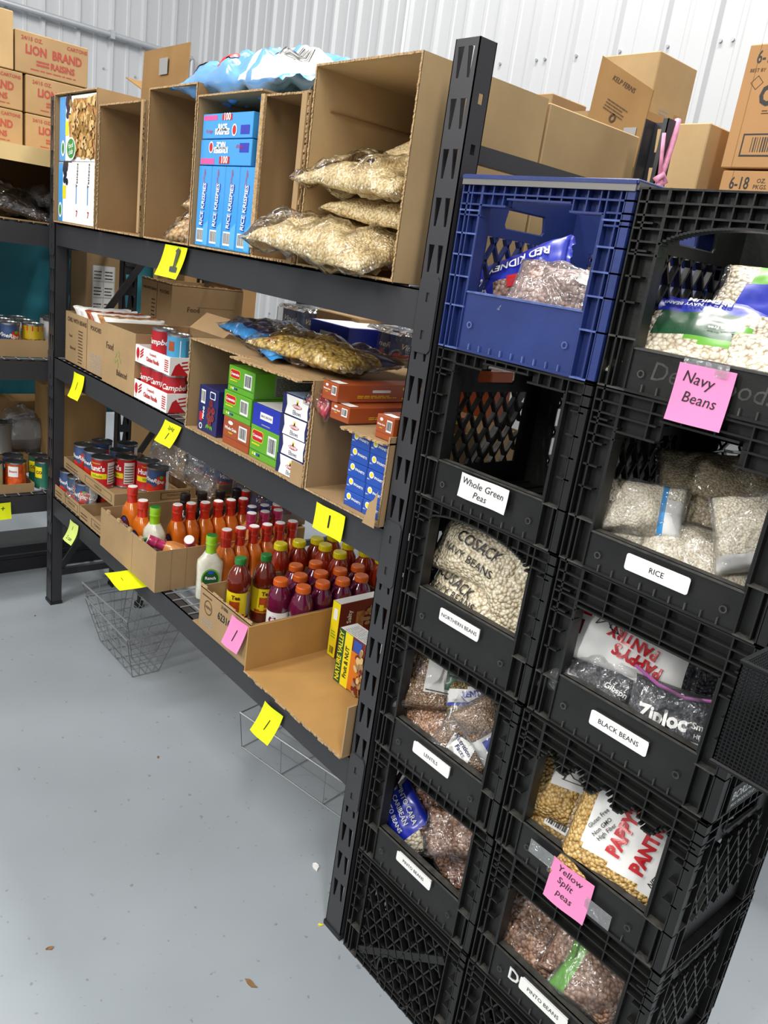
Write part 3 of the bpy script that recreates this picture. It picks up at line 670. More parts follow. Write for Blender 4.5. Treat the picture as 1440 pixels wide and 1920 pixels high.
G_PUFF = grain('puffed_rice_cereal', '#d8bd85', '#f3e3b6', 185, (1, 1, .6), .004, coat=.2, gap_shade=.75)
G_OAT = grain('toasted_oat_rings', '#b78a4c', '#e0bd84', 90, (1, 1, 1), .007, coat=.3, gap_shade=.4)
G_PASTA = grain('elbow_pasta', '#b8923e', '#e2c46e', 95, (1, 1, .7), .007, coat=.4, gap_shade=.5)
G_RAISIN = grain('dark_raisins', '#2a211f', '#4c3c36', 100, (1, 1, 1), .008, coat=.7)
CA = 'food bag'
def cb(k, x, y, z): c = CT[k].location; return (c.x + x, c.y + y, c.z + z)
BL = lambda a, c: (lambda u, v: a <= v <= c)
PT = {'k1': (2.028, 0.095, 1.483), 'k2': (2.151, 0.060, 1.477), 'n1': (2.392, 0.080, 1.448), 'n2': (2.452, 0.165, 1.510), 'n3': (2.530, 0.050, 1.425), 'no1': (2.096, 0.058, 1.002), 'no2': (2.097, 0.045, 0.918), 'no3': (2.196, 0.060, 0.953), 'r1': (2.462, 0.068, 1.138), 'r2': (2.385, 0.062, 1.186), 'r3': (2.455, 0.175, 1.222), 'r4': (2.357, 0.060, 1.160), 'r5': (2.545, 0.085, 1.205), 'b1': (2.405, 0.080, 0.966), 'b2': (2.388, 0.050, 0.902), 'b3': (2.530, 0.050, 0.900), 'b4': (2.525, 0.175, 0.950), 's1': (2.362, 0.062, 0.664), 's2': (2.387, 0.120, 0.685), 's3': (2.372, 0.055, 0.604), 's4': (2.500, 0.040, 0.665), 's5': (2.518, 0.045, 0.625), 'q1': (2.396, 0.050, 0.352), 'q2': (2.379, 0.080, 0.395), 'q3': (2.491, 0.080, 0.392), 'q4': (2.525, 0.050, 0.378), 'p1': (2.050, 0.120, 0.395), 'p2': (2.035, 0.060, 0.361), 'p3': (2.169, 0.050, 0.434), 'p4': (2.190, 0.045, 0.385), 'l1': (2.060, 0.080, 0.719), 'l2': (2.059, 0.055, 0.640), 'l3': (2.143, 0.080, 0.697), 'l4': (2.160, 0.052, 0.648), 'l5': (2.207, 0.050, 0.686)}
def pb(key, name, label, rot, L_, W_, Th, m, regions=(), texts=(), seed=0, **k):
    """bag whose top skin centre lies at a measured point"""
    R_ = Euler([math.radians(a) for a in rot]).to_matrix(); loc = Vector(PT[key]) - R_ @ Vector((0, 0, Th*.42))
    return bag(name, label, CA, loc, rot, L_, W_, Th, m, regions, texts, seed, **k)
BGp = 'kidney bean bags in the navy crate'
# navy blue crate
pb('k1', 'kidney_bean_bag', 'kidney bean bag with a royal blue printed end, left in the navy blue crate', (56, -26, 16), .19, .125, .045, G_KID, [(lambda u, v: v > -.05 or u < -.42, DBLUE)],
    [('RED KIDNEY', .12, .42, .025, 180, WHITE, .02, .85), ('BEANS', -.66, -.2, .024, 110, WHITE, .02, .9)], 3, group=BGp, sealm=DBLUE, rects=[(-.12, -.42, .50, -.02, RED)], extra=(DBLUE,))
pb('k2', 'kidney_bean_bag', 'plain clear bag of kidney beans, right in the navy blue crate', (46, 2, 24), .155, .11, .045, G_KID, [], [], 4, wrap=CLEARH, group=BGp, rects=[(.35, .2, .85, .62, WHITE)])
# northern beans
NB = 'white bean bags in the northern beans crate'
pb('no1', 'navy_bean_bag', 'upper large bag of white beans with black lettering in the northern beans crate', (66, 2, 4), .225, .135, .075, G_NAVY2, [], [('COSACK', .02, .12, .033, -6, INK, .01, .8), ('NAVY BEANS', -.10, -.36, .023, -8, INK, .0, .95)], 11, group=NB, flat=.5, lump=.1)
pb('no2', 'navy_bean_bag', 'lower large bag of white beans with black lettering in the northern beans crate', (60, 0, 0), .225, .130, .080, G_NAVY2, [], [('COSACK', -.30, .18, .033, -12, INK, .01, .8), ('NAVY BEANS', -.26, -.24, .024, -4, INK, .0, .95)], 12, group=NB, flat=.5, lump=.1)
pb('no3', 'navy_bean_bag', 'white bean bag squeezed at the right side of the northern beans crate', (62, 55, 0), .19, .13, .06, G_NAVY2, [], [], 13, group=NB, flat=.5)
# lentils
LG = 'lentil bags in one crate'
pb('l1', 'lentil_bag', 'lentil bag with a white panel, black drawing and dark green patch, top of the pile', (56, -4, 34), .19, .15, .045, G_LENT, [(lambda u, v: u > -.50 and v > -.55, WHITE)], [('Emon', .62, -.1, .026, 0, INK, .02, 1)], 21, group=LG, wrap=CLEAR, rects=[(-.02, -.40, .38, .15, DGREEN)], draws=[(scrib(-.15, .45, .25, .25, 12, 3), .0016, INK), ([(-.42, -.48), (.0, -.50), (.8, -.48)], .0025, INK), ([(-.45, .85), (.1, .86), (.6, .85)], .004, INK)])
pb('l2', 'lentil_bag', 'rosy lentil bag with a white top band, front left of the lentil crate', (44, 4, 6), .20, .12, .050, G_LENT3, [(lambda u, v: v > .30, WHITE)], [('LENTILS', .35, .62, .020, 0, INK, .0, .9)], 22, group=LG, wrap=CLEAR, rects=[(.1, .3, .42, .62, DGREEN)])
pb('l3', 'lentil_bag', 'green lentil bag with a blue and white strip, right behind in the lentil crate', (54, -18, 30), .14, .13, .045, G_LENT2, [(lambda u, v: .15 < v - u*.1 < .62, WHITE)], [('LENTILS', 0, .38, .018, 4, DBLUE, .02, .9)], 23, group=LG, wrap=CLEAR, rects=[(-.9, .02, .9, .12, DBLUE)])
pb('l4', 'lentil_bag', 'small clear lentil bag with a white nutrition label, front right of the lentil crate', (56, 12, 16), .125, .12, .045, G_LENT, [], [('Nutrition', .0, -.32, .013, -24, NBLUE, .02, 1), ('Facts', .02, -.54, .013, -24, NBLUE, .02, 1)], 24, group=LG, wrap=CLEARH, rects=[(-.42, -.85, .40, -.12, WHITE)])
pb('l5', 'lentil_bag', 'lentil bag with blue print wedged against the right side of the lentil crate', (62, 44, 20), .13, .09, .035, G_LENT, [(lambda u, v: u > .0, WHITE)], [], 25, group=LG, wrap=CLEARH, rects=[(.1, -.5, .6, .3, DBLUE)])
# pinto left
PG = 'brown bean bags in the left stack'
pb('p1', 'pinto_bean_bag', 'dark brown bean bag at the back top of the pinto beans crate', (54, 12, 8), .20, .11, .055, G_DKP, [], [], 31, group=PG, wrap=CLEAR)
pb('p2', 'pinto_bean_bag', 'royal blue printed pinto bean bag at the left of the pinto beans crate', (56, 26, -2), .155, .10, .045, G_NAVY, [(lambda u, v: u < .42, DBLUE)], [('PINTO CARA', -.35, .45, .017, -4, WHITE, .01, .9), ('CARIBEAN', -.35, .05, .017, -4, WHITE, .01, .9), ('PINTO BEANS', -.35, -.35, .015, -4, WHITE, .01, .9)], 32, group=PG, extra=(DBLUE,))
pb('p3', 'pinto_bean_bag', 'clear pinto bean bag leaning at the right of the pinto beans crate', (58, -24, 18), .13, .10, .045, G_PINTO, [], [], 33, group=PG, wrap=CLEAR)
pb('p4', 'pinto_bean_bag', 'reddish brown bean bag at the front right of the pinto beans crate', (58, 40, 4), .16, .09, .045, G_DKP, [], [], 34, group=PG, wrap=CLEAR)
# navy right
NG = 'navy bean bags in the top right crate'
pb('n1', 'navy_bean_bag', 'white bean bag with blue, lime and dark green print in the top right crate', (40, -2, 14), .215, .17, .055, G_NAVY, [(lambda u, v: v > .42 + .12*u, DBLUE), (lambda u, v: ((u - .30)/.52)**2 + ((v + .10)/.36)**2 < 1, GREENP), (lambda u, v: -.30 < v and -.60 < u < .5 and v < .42 + .12*u, DGREEN), (lambda u, v: u > .84, DBLUE)],
    [('PREMIUM', -.02, .72, .017, 180, WHITE, .03, .9), ('NAVY BEANS', -.35, .56, .011, 180, WHITE, .02, .9), ('Gluten Free', .3, .0, .009, 190, WHITE, .02, .9)], 41, group=NG, flat=.7, lump=.1)
pb('n2', 'navy_bean_bag', 'white bean bag with lime and blue bands, topmost in the top right crate', (46, 2, 10), .19, .12, .05, G_NAVY, [(lambda u, v: v > .10 and u > -.5, GREENP), (lambda u, v: -.85 < v <= .10 and u > -.55, DBLUE)], [], 42, group=NG, flat=.7)
pb('n3', 'navy_bean_bag', 'white bean bag with a blue lower edge, front right of the top right crate', (50, 0, 10), .17, .10, .05, G_NAVY, [(lambda u, v: v < -.65, DBLUE)], [], 43, group=NG, flat=.7)
# rice
RG = 'rice bags in one crate'
pb('r1', 'rice_bag', 'wide clear bag of white rice spread over the sill of the rice crate', (40, 2, 4), .24, .14, .055, G_RICE, [], [], 51, group=RG, wrap=CLEARH, flat=.7)
pb('r3', 'rice_bag', 'large greyish brown rice bag at the back of the rice crate', (50, -8, 30), .215, .16, .06, G_RICE2, [], [], 53, group=RG, wrap=CLEAR, flat=.6)
pb('r2', 'rice_bag', 'small rice bag with a vertical bright blue stripe, left in the rice crate', (56, -4, 28), .125, .09, .045, G_RICE, [(lambda u, v: .38 < u < .54, CBLUE), (lambda u, v: u >= .54 and v < .4, PAPER)], [], 52, group=RG, wrap=CLEARH)
pb('r4', 'rice_bag', 'crumpled rice bag with a printed nutrition label at the far left of the rice crate', (48, 10, 20), .10, .08, .035, G_RICE, [], [('160', .25, -.25, .011, -10, INK, .03, 1), ('Facts', 0, .3, .009, -10, INK, .02, 1)], 54, group=RG, wrap=CLEARH, rects=[(-.5, -.5, .6, .6, PAPER)])
pb('r5', 'rice_bag', 'rice bag with a white strip at the right end of the rice crate', (54, -20, 24), .12, .12, .045, G_RICE, [(lambda u, v: v < -.60, PAPER)], [], 55, group=RG, wrap=CLEARH)
# black beans
BG = 'black bean bags in one crate'
pb('b1', 'black_bean_bag', 'white printed pouch with upside down red lettering and red drawing in the black beans crate', (62, 4, 22), .235, .125, .055, PAPER, [(lambda u, v: u > .86, G_BLACK)],
    [("PAPPY'S", .22, -.42, .028, 170, RED, .04, .85), ('PANTRY', .10, .0, .026, 170, RED, .04, .85), ('2 LB', .50, .68, .013, 170, INK, .01, 1), ('32 OZ 908 kg', .5, .50, .010, 170, INK, .01, 1)], 61, group=BG, rects=[(-.90, .25, -.55, .92, RED), (-.88, -.30, -.62, .1, MAROON)], extra=(PAPER,), draws=[(scrib(-.25, .35, .22, .4, 14, 5), .0014, INK), (scrib(.08, .65, .14, .2, 9, 6), .0014, INK)])
pb('b2', 'black_bean_bag', 'dark bean bag with a blank white band, left in the black beans crate', (54, 4, 10), .165, .115, .045, G_BLACK, [(lambda u, v: .32 < v < .85 and u > -.4, PAPER)], [('A FAMILY COMPANY', .15, -.45, .0085, -2, WHITE, .01, 1), ('Gibson', .45, -.15, .014, -2, WHITE, .02, 1)], 62, group=BG, wrap=CLEARH)
zb_ = pb('b3', 'black_bean_bag', 'clear zip bag with white lettering and a purple zip, right in the black beans crate', (64, -2, 20), .150, .10, .040, G_BLACK, [(lambda u, v: v < -.42, PAPER)], [('Ziploc', -.32, -.05, .034, 2, WHITE, .04, .85), ('Smart', .48, .04, .014, 2, WHITE, .03, 1), ('Zip', .72, -.08, .013, 2, WHITE, .03, 1), ('HEART', .52, -.26, .009, 2, WHITE, .02, 1)], 63, group=BG, wrap=CLEARH)
b = MB(); PZ = mat('purple_zip_strip', '#b35fa8', .3, coat=.5, alpha=.85)
b.tube([(-.078, .060, .016), (-.04, .043, .024), (.0, .036, .018), (.04, .044, .022), (.075, .050, .014)], .0028, PZ); b.build('zip_strip', zb_)['label'] = 'purple zip strip'
pb('b4', 'black_bean_bag', 'dark bean bag in shiny clear film behind the zip bag', (60, 20, 20), .12, .12, .05, G_BLACK, [], [], 64, group=BG, wrap=CLEAR)
# split peas
SG = 'yellow split pea bags in one crate'
pb('s2', 'split_pea_bag', 'plain yellow split pea bag leaning at the top middle of the split pea crate', (58, 30, 20), .13, .11, .045, G_SPLIT, [], [], 72, group=SG)
pb('s1', 'split_pea_bag', 'yellow split pea bag with small white panel, top left of the split pea crate', (56, 0, 26), .15, .12, .05, G_SPLIT, [(lambda u, v: v > .05 and -.2 < u < .75, PAPER)], [], 71, group=SG, rects=[(.0, .6, .25, .95, MAROON)], draws=[(scrib(.3, .45, .3, .25, 9, 8), .0014, INK)])
pb('s3', 'split_pea_bag', 'yellow split pea bag with a black barcode, left in the split pea crate', (54, 6, 16), .14, .095, .04, G_SPLIT, [(lambda u, v: u < -.7, DBLUE)], [], 73, group=SG, rects=[(-.2, -.2, .4, .6, WHITE)], draws=[([(-.15 + k*.06, -.1), (-.15 + k*.06, .5)], .0012 + .0012*(k % 3), INK) for k in range(9)])
pb('s4', 'split_pea_bag', 'big pouch of yellow split peas with sideways red lettering on a white panel', (64, 2, 16), .175, .205, .050, G_SPLIT, [(lambda u, v: v > -.42 - .15*u and u > -.66 and u*.5 + v > -.62, PAPER)],
    [("PAPPY'S", .02, .22, .030, 84, RED, .05, .9), ('PANTRY', .50, .18, .030, 84, RED, .05, .9), ('Gluten Free', -.50, .20, .0095, 66, INK, .01, 1), ('Non GMO', -.38, .10, .0095, 66, INK, .01, 1), ('High Fiber', -.27, .06, .0095, 66, INK, .01, 1), ('NET 2 LB', .84, -.18, .012, 66, INK, .02, 1)], 74, group=SG, lump=.1)
pb('s5', 'split_pea_bag', 'small split pea bag with green corner and nutrition label under the big pouch', (48, 14, 4), .16, .06, .026, G_SPLIT, [(lambda u, v: u < -.75, DGREEN)], [('Nutrition', .55, 0, .012, 60, INK, .02, 1)], 75, group=SG, rects=[(.2, -.6, .9, .6, PAPER)])
# pinto right
QG = 'pinto bean bags in the D crate'
pb('q2', 'pinto_bean_bag', 'shiny pinto bean bag at the upper left of the D crate', (54, 8, 14), .17, .12, .05, G_PINTO, [], [], 82, group=QG, wrap=CLEAR, rects=[(-.1, .55, .5, .8, GREENP)])
pb('q1', 'pinto_bean_bag', 'long shiny pinto bean bag lying across the front left of the D crate', (50, 10, 8), .165, .10, .055, G_PINTO, [], [], 81, group=QG, wrap=CLEAR)
pb('q3', 'pinto_bean_bag', 'pinto bean bag leaning in the upper right of the D crate', (56, 10, 20), .15, .13, .05, G_PINTO, [], [], 83, group=QG, wrap=CLEAR)
pb('q4', 'pinto_bean_bag', 'pinto bean bag with a green and red printed edge, front right of the D crate', (56, 10, 12), .14, .10, .045, G_PINTO, [(lambda u, v: u < -.6 and v < -.5, RED), (lambda u, v: u < -.6, GREENP)], [], 84, group=QG, wrap=CLEARH)
# ------------------------------------------------------------------ cartons
TB = .004
def open_front_carton(name, label, x0, x1, d, z0, h, m=KRAFT, mi=KIN, y0=-.012, group=None, top=True, right=True, seed=0, back=True, prints=None, left=True, torn=.0012):
    """carton lying on its side, open towards the aisle; walls are parts"""
    root = empty(name, (x0, y0, z0), label, 'cardboard box', group); W = x1 - x0; t = TB; rr = random.Random(seed)
    def torn_edge(b, x0_, x1_, z0_, z1_, horiz):
        n = int(max(x1_ - x0_, z1_ - z0_)/.0045)
        for k in range(n):
            e = rr.uniform(0, torn); a = k/n; c = (k + 1)/n
            if horiz: b.box(x0_ + (x1_-x0_)*a, x0_ + (x1_-x0_)*c, -e, .001, z0_, z1_, KEDGE)
            else: b.box(x0_, x1_, -e, .001, z0_ + (z1_-z0_)*a, z0_ + (z1_-z0_)*c, KEDGE)
    def panel(nm, bx, hz):
        b = MB(); b.box(*bx, m); torn_edge(b, bx[0], bx[1], bx[4], bx[5], hz); return b, nm
    L = [(('bottom_panel'), (0, W, 0, d, 0, t), True)]
    if left: L.append(('side_panel', (0, t, 0, d, t, h), False))
    if right: L.append(('side_panel', (W - t, W, 0, d, t, h), False))
    if top: L.append(('top_panel', (t, W - t, 0, d, h - t, h), True))
    for nm, bx, hz in L:
        b, nm = panel(nm, bx, hz)
        if prints and nm == 'side_panel' and bx[0] > .01: prints(b)
        b.build(nm, root)
    if back: b = MB(); b.box(t, W - t, d - t, d, t, h - t, mi); b.box(t, W - t, d - t - .0008, d - t, h*.30, h*.31, KDK); b.build('back_panel', root)
    return root
def closed_carton(name, label, x0, x1, y0, y1, z0, z1, m=KRAFT, prints=None, group=None, tape=None, rz=0., faces=None, cat='cardboard box'):
    root = empty(name, (x0, y0, z0), label, cat, group, rz); W, D, H = x1-x0, y1-y0, z1-z0
    b = MB(); b.cbox(0, W, 0, D, 0, H, m, .0025, faces=faces)
    b.box(.002, W - .002, D/2 - .0006, D/2 + .0006, H - .0005, H + .0004, KDK)
    if prints: prints(b, W, D, H)
    b.build('carton_body', root)
    if tape == 'top': b = MB(); b.box(-.0004, W + .0004, D/2 - .024, D/2 + .024, H, H + .0006, TAPE); b.box(W, W + .0006, D/2 - .024, D/2 + .024, H - .06, H, TAPE); b.build('tape_strip', root)
    return root
def tray(name, label, x0, x1, y0, y1, z0, h, m=KRAFT, group=None, front=None, prints=None, rz=0., cat='cardboard tray', notch=False):
    root = empty(name, (x0, y0, z0), label, cat, group, rz); W, D = x1-x0, y1-y0; t = .003
    b = MB(); b.box(0, W, 0, D, 0, t, m); b.build('bottom_panel', root)
    for nm, bx in (('front_panel', (0, W, 0, t, t, h)), ('back_panel', (0, W, D - t, D, t, h)), ('side_panel', (0, t, t, D - t, t, h)), ('side_panel', (W - t, W, t, D - t, t, h))):
        b = MB(); b.box(*bx, m)
        if notch and nm == 'front_panel':
            for k in range(5): b.box(W*(.12 + .19*k), W*(.12 + .19*k) + .012, -.001, t + .001, h - .001, h + .008, KEDGE)
        if prints: prints(b, nm, bx, W, D, h)
        b.build(nm, root)
    return root
ZT, ZM, ZBT = 1.4405, .9845, .4555
# --- top shelf, left to right
LG_ = 'open cartons lying on their sides along the top shelf'
A_ = open_front_carton('open_carton', 'open carton at the left end of the top shelf, packed with store brand cereal boxes', .073, .428, .30, ZT, .392, KRAFT, KIN, group=LG_, seed=1)
B_ = open_front_carton('open_carton', 'empty open carton second from the left on the top shelf', .452, .762, .34, ZT, .345, KIN, KIN, group=LG_, seed=2, torn=.005)
b = MB(); b.quad([(.29, -.004, .34), (.31, -.004, .34), (.31, -.004, .0), (.306, -.004, .0), (.300, -.004, .15), (.304, -.004, .22), (.294, -.004, .26), (.290, -.004, .30)], KRAFT); b.v += []; b.box(.295, .31, -.006, -.002, .01, .34, KRAFT); b.build('torn_flap', B_)
C_ = open_front_carton('open_carton', 'tall open carton third from the left with bags of oat rings in its lower right', .782, 1.046, .36, ZT, .372, KIN, KIN, group=LG_, seed=3)
D_ = open_front_carton('open_carton', 'open carton fourth from the left holding bright blue cereal boxes', 1.052, 1.345, .34, ZT, .343, KRAFT, KIN, group=LG_, seed=4, right=False)
E_ = open_front_carton('open_carton', 'narrow empty open carton just left of the puffed rice carton', 1.352, 1.524, .36, ZT, .330, KIN, KIN, group=LG_, seed=5, torn=.006)
b = MB(); b.box(.150, .168, -.008, -.004, 0, .325, KRAFT); b.build('torn_flap', E_); b = MB(); b.box(.0, .014, -.010, -.004, .02, .33, KEDGE); b.build('torn_flap', E_)
F_ = open_front_carton('open_carton', 'large open carton at the right end of the top shelf with bags of puffed rice', 1.530, 1.838, .338, ZT, .376, KLT, KRAFT, group=LG_, seed=6, torn=.002)
b = MB(); b.box(.004, .008, .04, .30, .30, .302, KDK); b.box(.005, .3, .30, .312, .29, .292, KDK); b.build('crease_line', F_)
closed_carton('cardboard_carton', 'plain tan carton on the top shelf directly behind the rightmost post', 1.50, 1.838, .334, .655, ZT, 1.812, KLT, group='plain cartons at the rack end')
# cereal in A
def cereal_A(name, label, x0, x1, z0, z1, rotd=False):
    root = empty(name, (x0, -.004, z0), label, 'cereal box', 'store brand cereal boxes'); W, H = x1-x0, z1-z0; b = MB()
    b.cbox(0, W, 0, .055, 0, H, WHITE, .0012, faces={'L': CBLUE, 'U': CBLUE}); M = FF(0, 0, 0)
    b.rect(M, .001, .001, min(.055, W*.4) if W > .2 else W*.34, H - .001, CBLUE)
    bx = .055 if W > .2 else W*.34; BB = mat('blueberry_print', '#1d2238', .4, var=.5, vscale=60, bump=.6, bscale=60)
    for k in range(16):
        rr = random.Random(k); b.disc(M, bx + .008 + rr.random()*.03, H*.68 + rr.random()*H*.3, .011, .011, BB, .0008 + k*.00004)
    b.rect(M, bx, H*.40, bx + .028, H*.62, YEL, .0008)
    if W > .2:
        rr = random.Random(9)
        b.quad([(bx + .045, H*.08, .0009), (W - .003, H*.04, .0009), (W - .003, H*.93, .0009), (bx + .07, H*.95, .0009), (bx + .03, H*.6, .0009)], TAN, M)
        for k in range(130):
            u, v = rr.random(), rr.random(); x, y = bx + .045 + u*(W - bx - .062), H*.08 + v*H*.84
            M2 = M @ T(x, y, .0012 + k*.00003) @ RZ(rr.uniform(0, 90)); b.rect(M2, -.010, -.010, .010, .010, (mat('wheat_square', '#c29a5a', .6, var=.3, vscale=200), mat('wheat_square_dark', '#94702f', .6, var=.3, vscale=200), mat('wheat_square_light', '#d8b77c', .6, var=.25, vscale=200))[k % 3], 0)
        for k in range(25): b.disc(M, bx + .07 + rr.random()*(W - bx - .09), H*.1 + rr.random()*H*.8, .004, .004, BB, .0062, 8)
        b.disc(M, bx + .066, H*.19, .040, .034, WHITE, .0064); b.disc(M, bx + .066, H*.19, .034, .029, mat('club_green', '#1d8a3a', .4), .0067)
        b.text(M, 'food', bx + .066, H*.19 + .009, .022, WHITE, .01, off=.0070, rot=8); b.text(M, 'club', bx + .066, H*.19 - .010, .022, WHITE, .01, off=.0070, rot=8)
    b.disc(M, bx - .02, H*.2, .016, .024, WHITE, .0008); b.disc(M, bx - .02, H*.2, .010, .017, mat('club_green', '#1d8a3a', .4), .0012)
    b.build('box_body', root); return root
cereal_A('cereal_box', 'large blue and white cereal box with blueberries and wheat squares, above the slim white boxes', .098, .412, ZT + .192, ZT + .382)
cereal_A('cereal_box', 'narrow visible end of a blue cereal box with blueberries at the lower left corner', .094, .212, ZT + .005, ZT + .188)
for k in range(2):
    root = empty('cereal_box', (.216 + k*.096, -.006, ZT + .005), ('left' if k == 0 else 'right') + ' slim white toasted oats box standing on edge in the leftmost open carton', 'cereal box', 'white oat cereal boxes'); b = MB(); b.cbox(0, .092, 0, .24, 0, .185, WHITE, .0012); M = FF(0, 0, 0)
    b.text(M, 'Tasteeos', .05, .145, .020, INK, .01, rot=86); b.rect(M, .040, .06, .047, .115, CBLUE); b.text(M, '7', .05, .03, .026, RED, .03); b.build('box_body', root)
# rice cereal boxes in D
def rk_box(label, x0, w, z0, h, kind, d=.20, dy=0.):
    root = empty('cereal_box', (x0, -.002 + dy, z0), label, 'cereal box', 'bright blue rice cereal boxes'); b = MB(); b.cbox(0, w, 0, d, 0, h, CBLUE, .0012); M = FF(0, 0, 0); MR = FR(w, 0, 0)
    if kind == 'spine':
        b.text(M, 'Kelloggs', w*.45, h*.86, .011, RED, .0, shear=.3, rot=84); b.text(M, 'RICE KRISPIES', w*.54, h*.52, .0205, DBLUE, .03, rot=84, sx=.82); b.text(M, 'RICE KRISPIES', w*.50, h*.525, .020, WHITE, .02, rot=84, sx=.82, off=.0014)
        b.bars(M, w*.12, h*.05, w*.66, h*.22); b.rect(M, w*.74, h*.06, w*.82, h*.20, GREY); b.quad([(w*.98, h*.02, .0005), (w*.98, h*.34, .0005), (w*.62, h*.26, .0005), (w*.62, h*.02, .0005)], mat('mid_blue_print', '#5bb0ea', .4), M)
    else:
        f = 1 if kind == 'top' else 0; b.rect(M, w*.02, h*(.74 if f else .04), w*.30, h*(.93 if f else .26), PINKP); b.rect(M, w*.40, h*(.72 if f else .06), w*.60, h*(.96 if f else .34), RED, .0006); b.text(M, '100', w*.5, h*(.84 if f else .2), .022, WHITE, .02, off=.0010)
        b.text(M, 'RICE', w*.42, h*(.42 if f else .78), .020, WHITE, .05, rot=0 if f else 180); b.text(M, 'KRISPIES', w*.42, h*(.26 if f else .60), .018, WHITE, .05, rot=0 if f else 180)
        b.text(M, 'Kelloggs', w*(.15 if f else .78), h*(.3 if f else .7), .010, RED, .0, shear=.3, rot=0 if f else 180); b.disc(M, w*(.66 if f else .22), h*(.32 if f else .7), .011, .013, WHITE, .0007); b.disc(M, w*(.66 if f else .22), h*(.32 if f else .7), .008, .010, RED, .001)
        b.rect(M, w*.78, h*(.15 if f else .5), w*.95, h*(.5 if f else .85), DBLUE, .0005)
        b.text(MR, 'FROSTED', d*.32, h*.6, .026, NBLUE, .04, rot=80); b.text(MR, 'Kelloggs', d*.14, h*.55, .016, RED, .03, rot=80); b.text(MR, 'KRISPIES', d*.5, h*.55, .022, NBLUE, .04, rot=80)
    b.build('box_body', root); return root
for k in range(4): rk_box(('first', 'second', 'third', 'fourth')[k] + ' upright blue rice cereal box from the left, standing under the two lying ones', 1.060 + k*.0655, .0640, ZT + .005, .184, 'spine')
rk_box('lower of the two blue rice cereal boxes lying across the upright ones', 1.062, .235, ZT + .191, .056, 'bottom')
rk_box('topmost blue rice cereal box lying on the stack in the fourth carton', 1.066, .228, ZT + .249, .054, 'top')
# bags on the top shelf
FB_ = 'puffed rice bags in the large open carton'
bag('puffed_rice_bag', 'clear bag of puffed rice sticking out over the beam below the large carton', CA, (1.625, .01, 1.492), (16, 5, 6), .35, .20, .075, G_PUFF, group=FB_, seed=101, wrap=CLEAR, flat=.5, seal=(.10, .04))
bag('puffed_rice_bag', 'clear puffed rice bag lying second from the bottom in the large carton', CA, (1.690, .10, 1.560), (8, 4, 4), .26, .18, .055, G_PUFF, group=FB_, seed=102, wrap=None, flat=.6)
bag('puffed_rice_bag', 'glossy bag of puffed rice lying third from the bottom in the large carton', CA, (1.665, .06, 1.618), (14, 3, 4), .29, .18, .060, G_PUFF, group=FB_, seed=103, wrap=CLEAR, flat=.5, seal=(.10, .04))
bag('puffed_rice_bag', 'topmost puffed rice bag with a white label at the back of the large carton', CA, (1.705, .14, 1.680), (28, -8, 0), .21, .16, .06, G_PUFF, group=FB_, seed=104, wrap=None, flat=.5, rects=[(.3, -.1, .9, .8, PAPER)])
bag('oat_ring_bag', 'lower bag of toasted oat rings in the third carton', CA, (.985, .04, 1.478), (40, 10, 20), .12, .12, .05, G_OAT, group='oat ring bags', seed=105, wrap=CLEAR, flat=.5)
bag('oat_ring_bag', 'upper pointed bag of toasted oat rings in the third carton', CA, (1.015, .06, 1.545), (50, 30, 30), .10, .11, .04, G_OAT, group='oat ring bags', seed=106, wrap=CLEAR, flat=.5)
for k, z in enumerate((1.472, 1.52, 1.565)): bag('oat_ring_bag', ('lowest', 'middle', 'highest')[k] + ' small clear bag peeking from behind the torn edge of the empty second carton', CA, (.742, .07, z), (60, 30, 30), .06, .05, .03, G_PUFF, group='small bags in the second carton', seed=107 + k, wrap=CLEARH, flat=.5)
bb = bag('blue_snack_bag', 'big pale blue and white plastic bag lying on top of the open cartons', 'food bag', (1.125, .13, 1.846), (16, 0, 2), .46, .28, .095, mat('pale_snack_blue', '#6ba5e0', .25, coat=.6), [(lambda u, v: .28 < u < .36 or (u > .52 and v < .5), PAPER), (lambda u, v: .36 <= u < .44, WHITE), (lambda u, v: u < -.1 and v > .45, PAPER), (lambda u, v: -.25 < u < .15 and v > .62, WHITE)],
    [('76', -.28, .0, .07, 12, WHITE, .02, 1.)], 120, flat=.9, seal=(.07, .06), sealm=CBLUE, wrap=None, rects=[(-.86, -.75, -.70, -.3, ORNG), (-.30, -.75, -.08, -.45, RED), (-.58, -.4, -.46, .1, YEL)], draws=[([(.62 + k*.022, -.55), (.60 + k*.022, .1)], .0012 + .0012*(k % 3), INK) for k in range(11)], n=(56, 36), lump=.34)
bag('snack_bag_corner', 'golden corner of a snack bag under the left end of the big blue bag', 'food bag', (.905, .12, 1.832), (10, 0, 20), .14, .12, .035, TAN, seed=121, flat=.5, sealm=CBLUE)
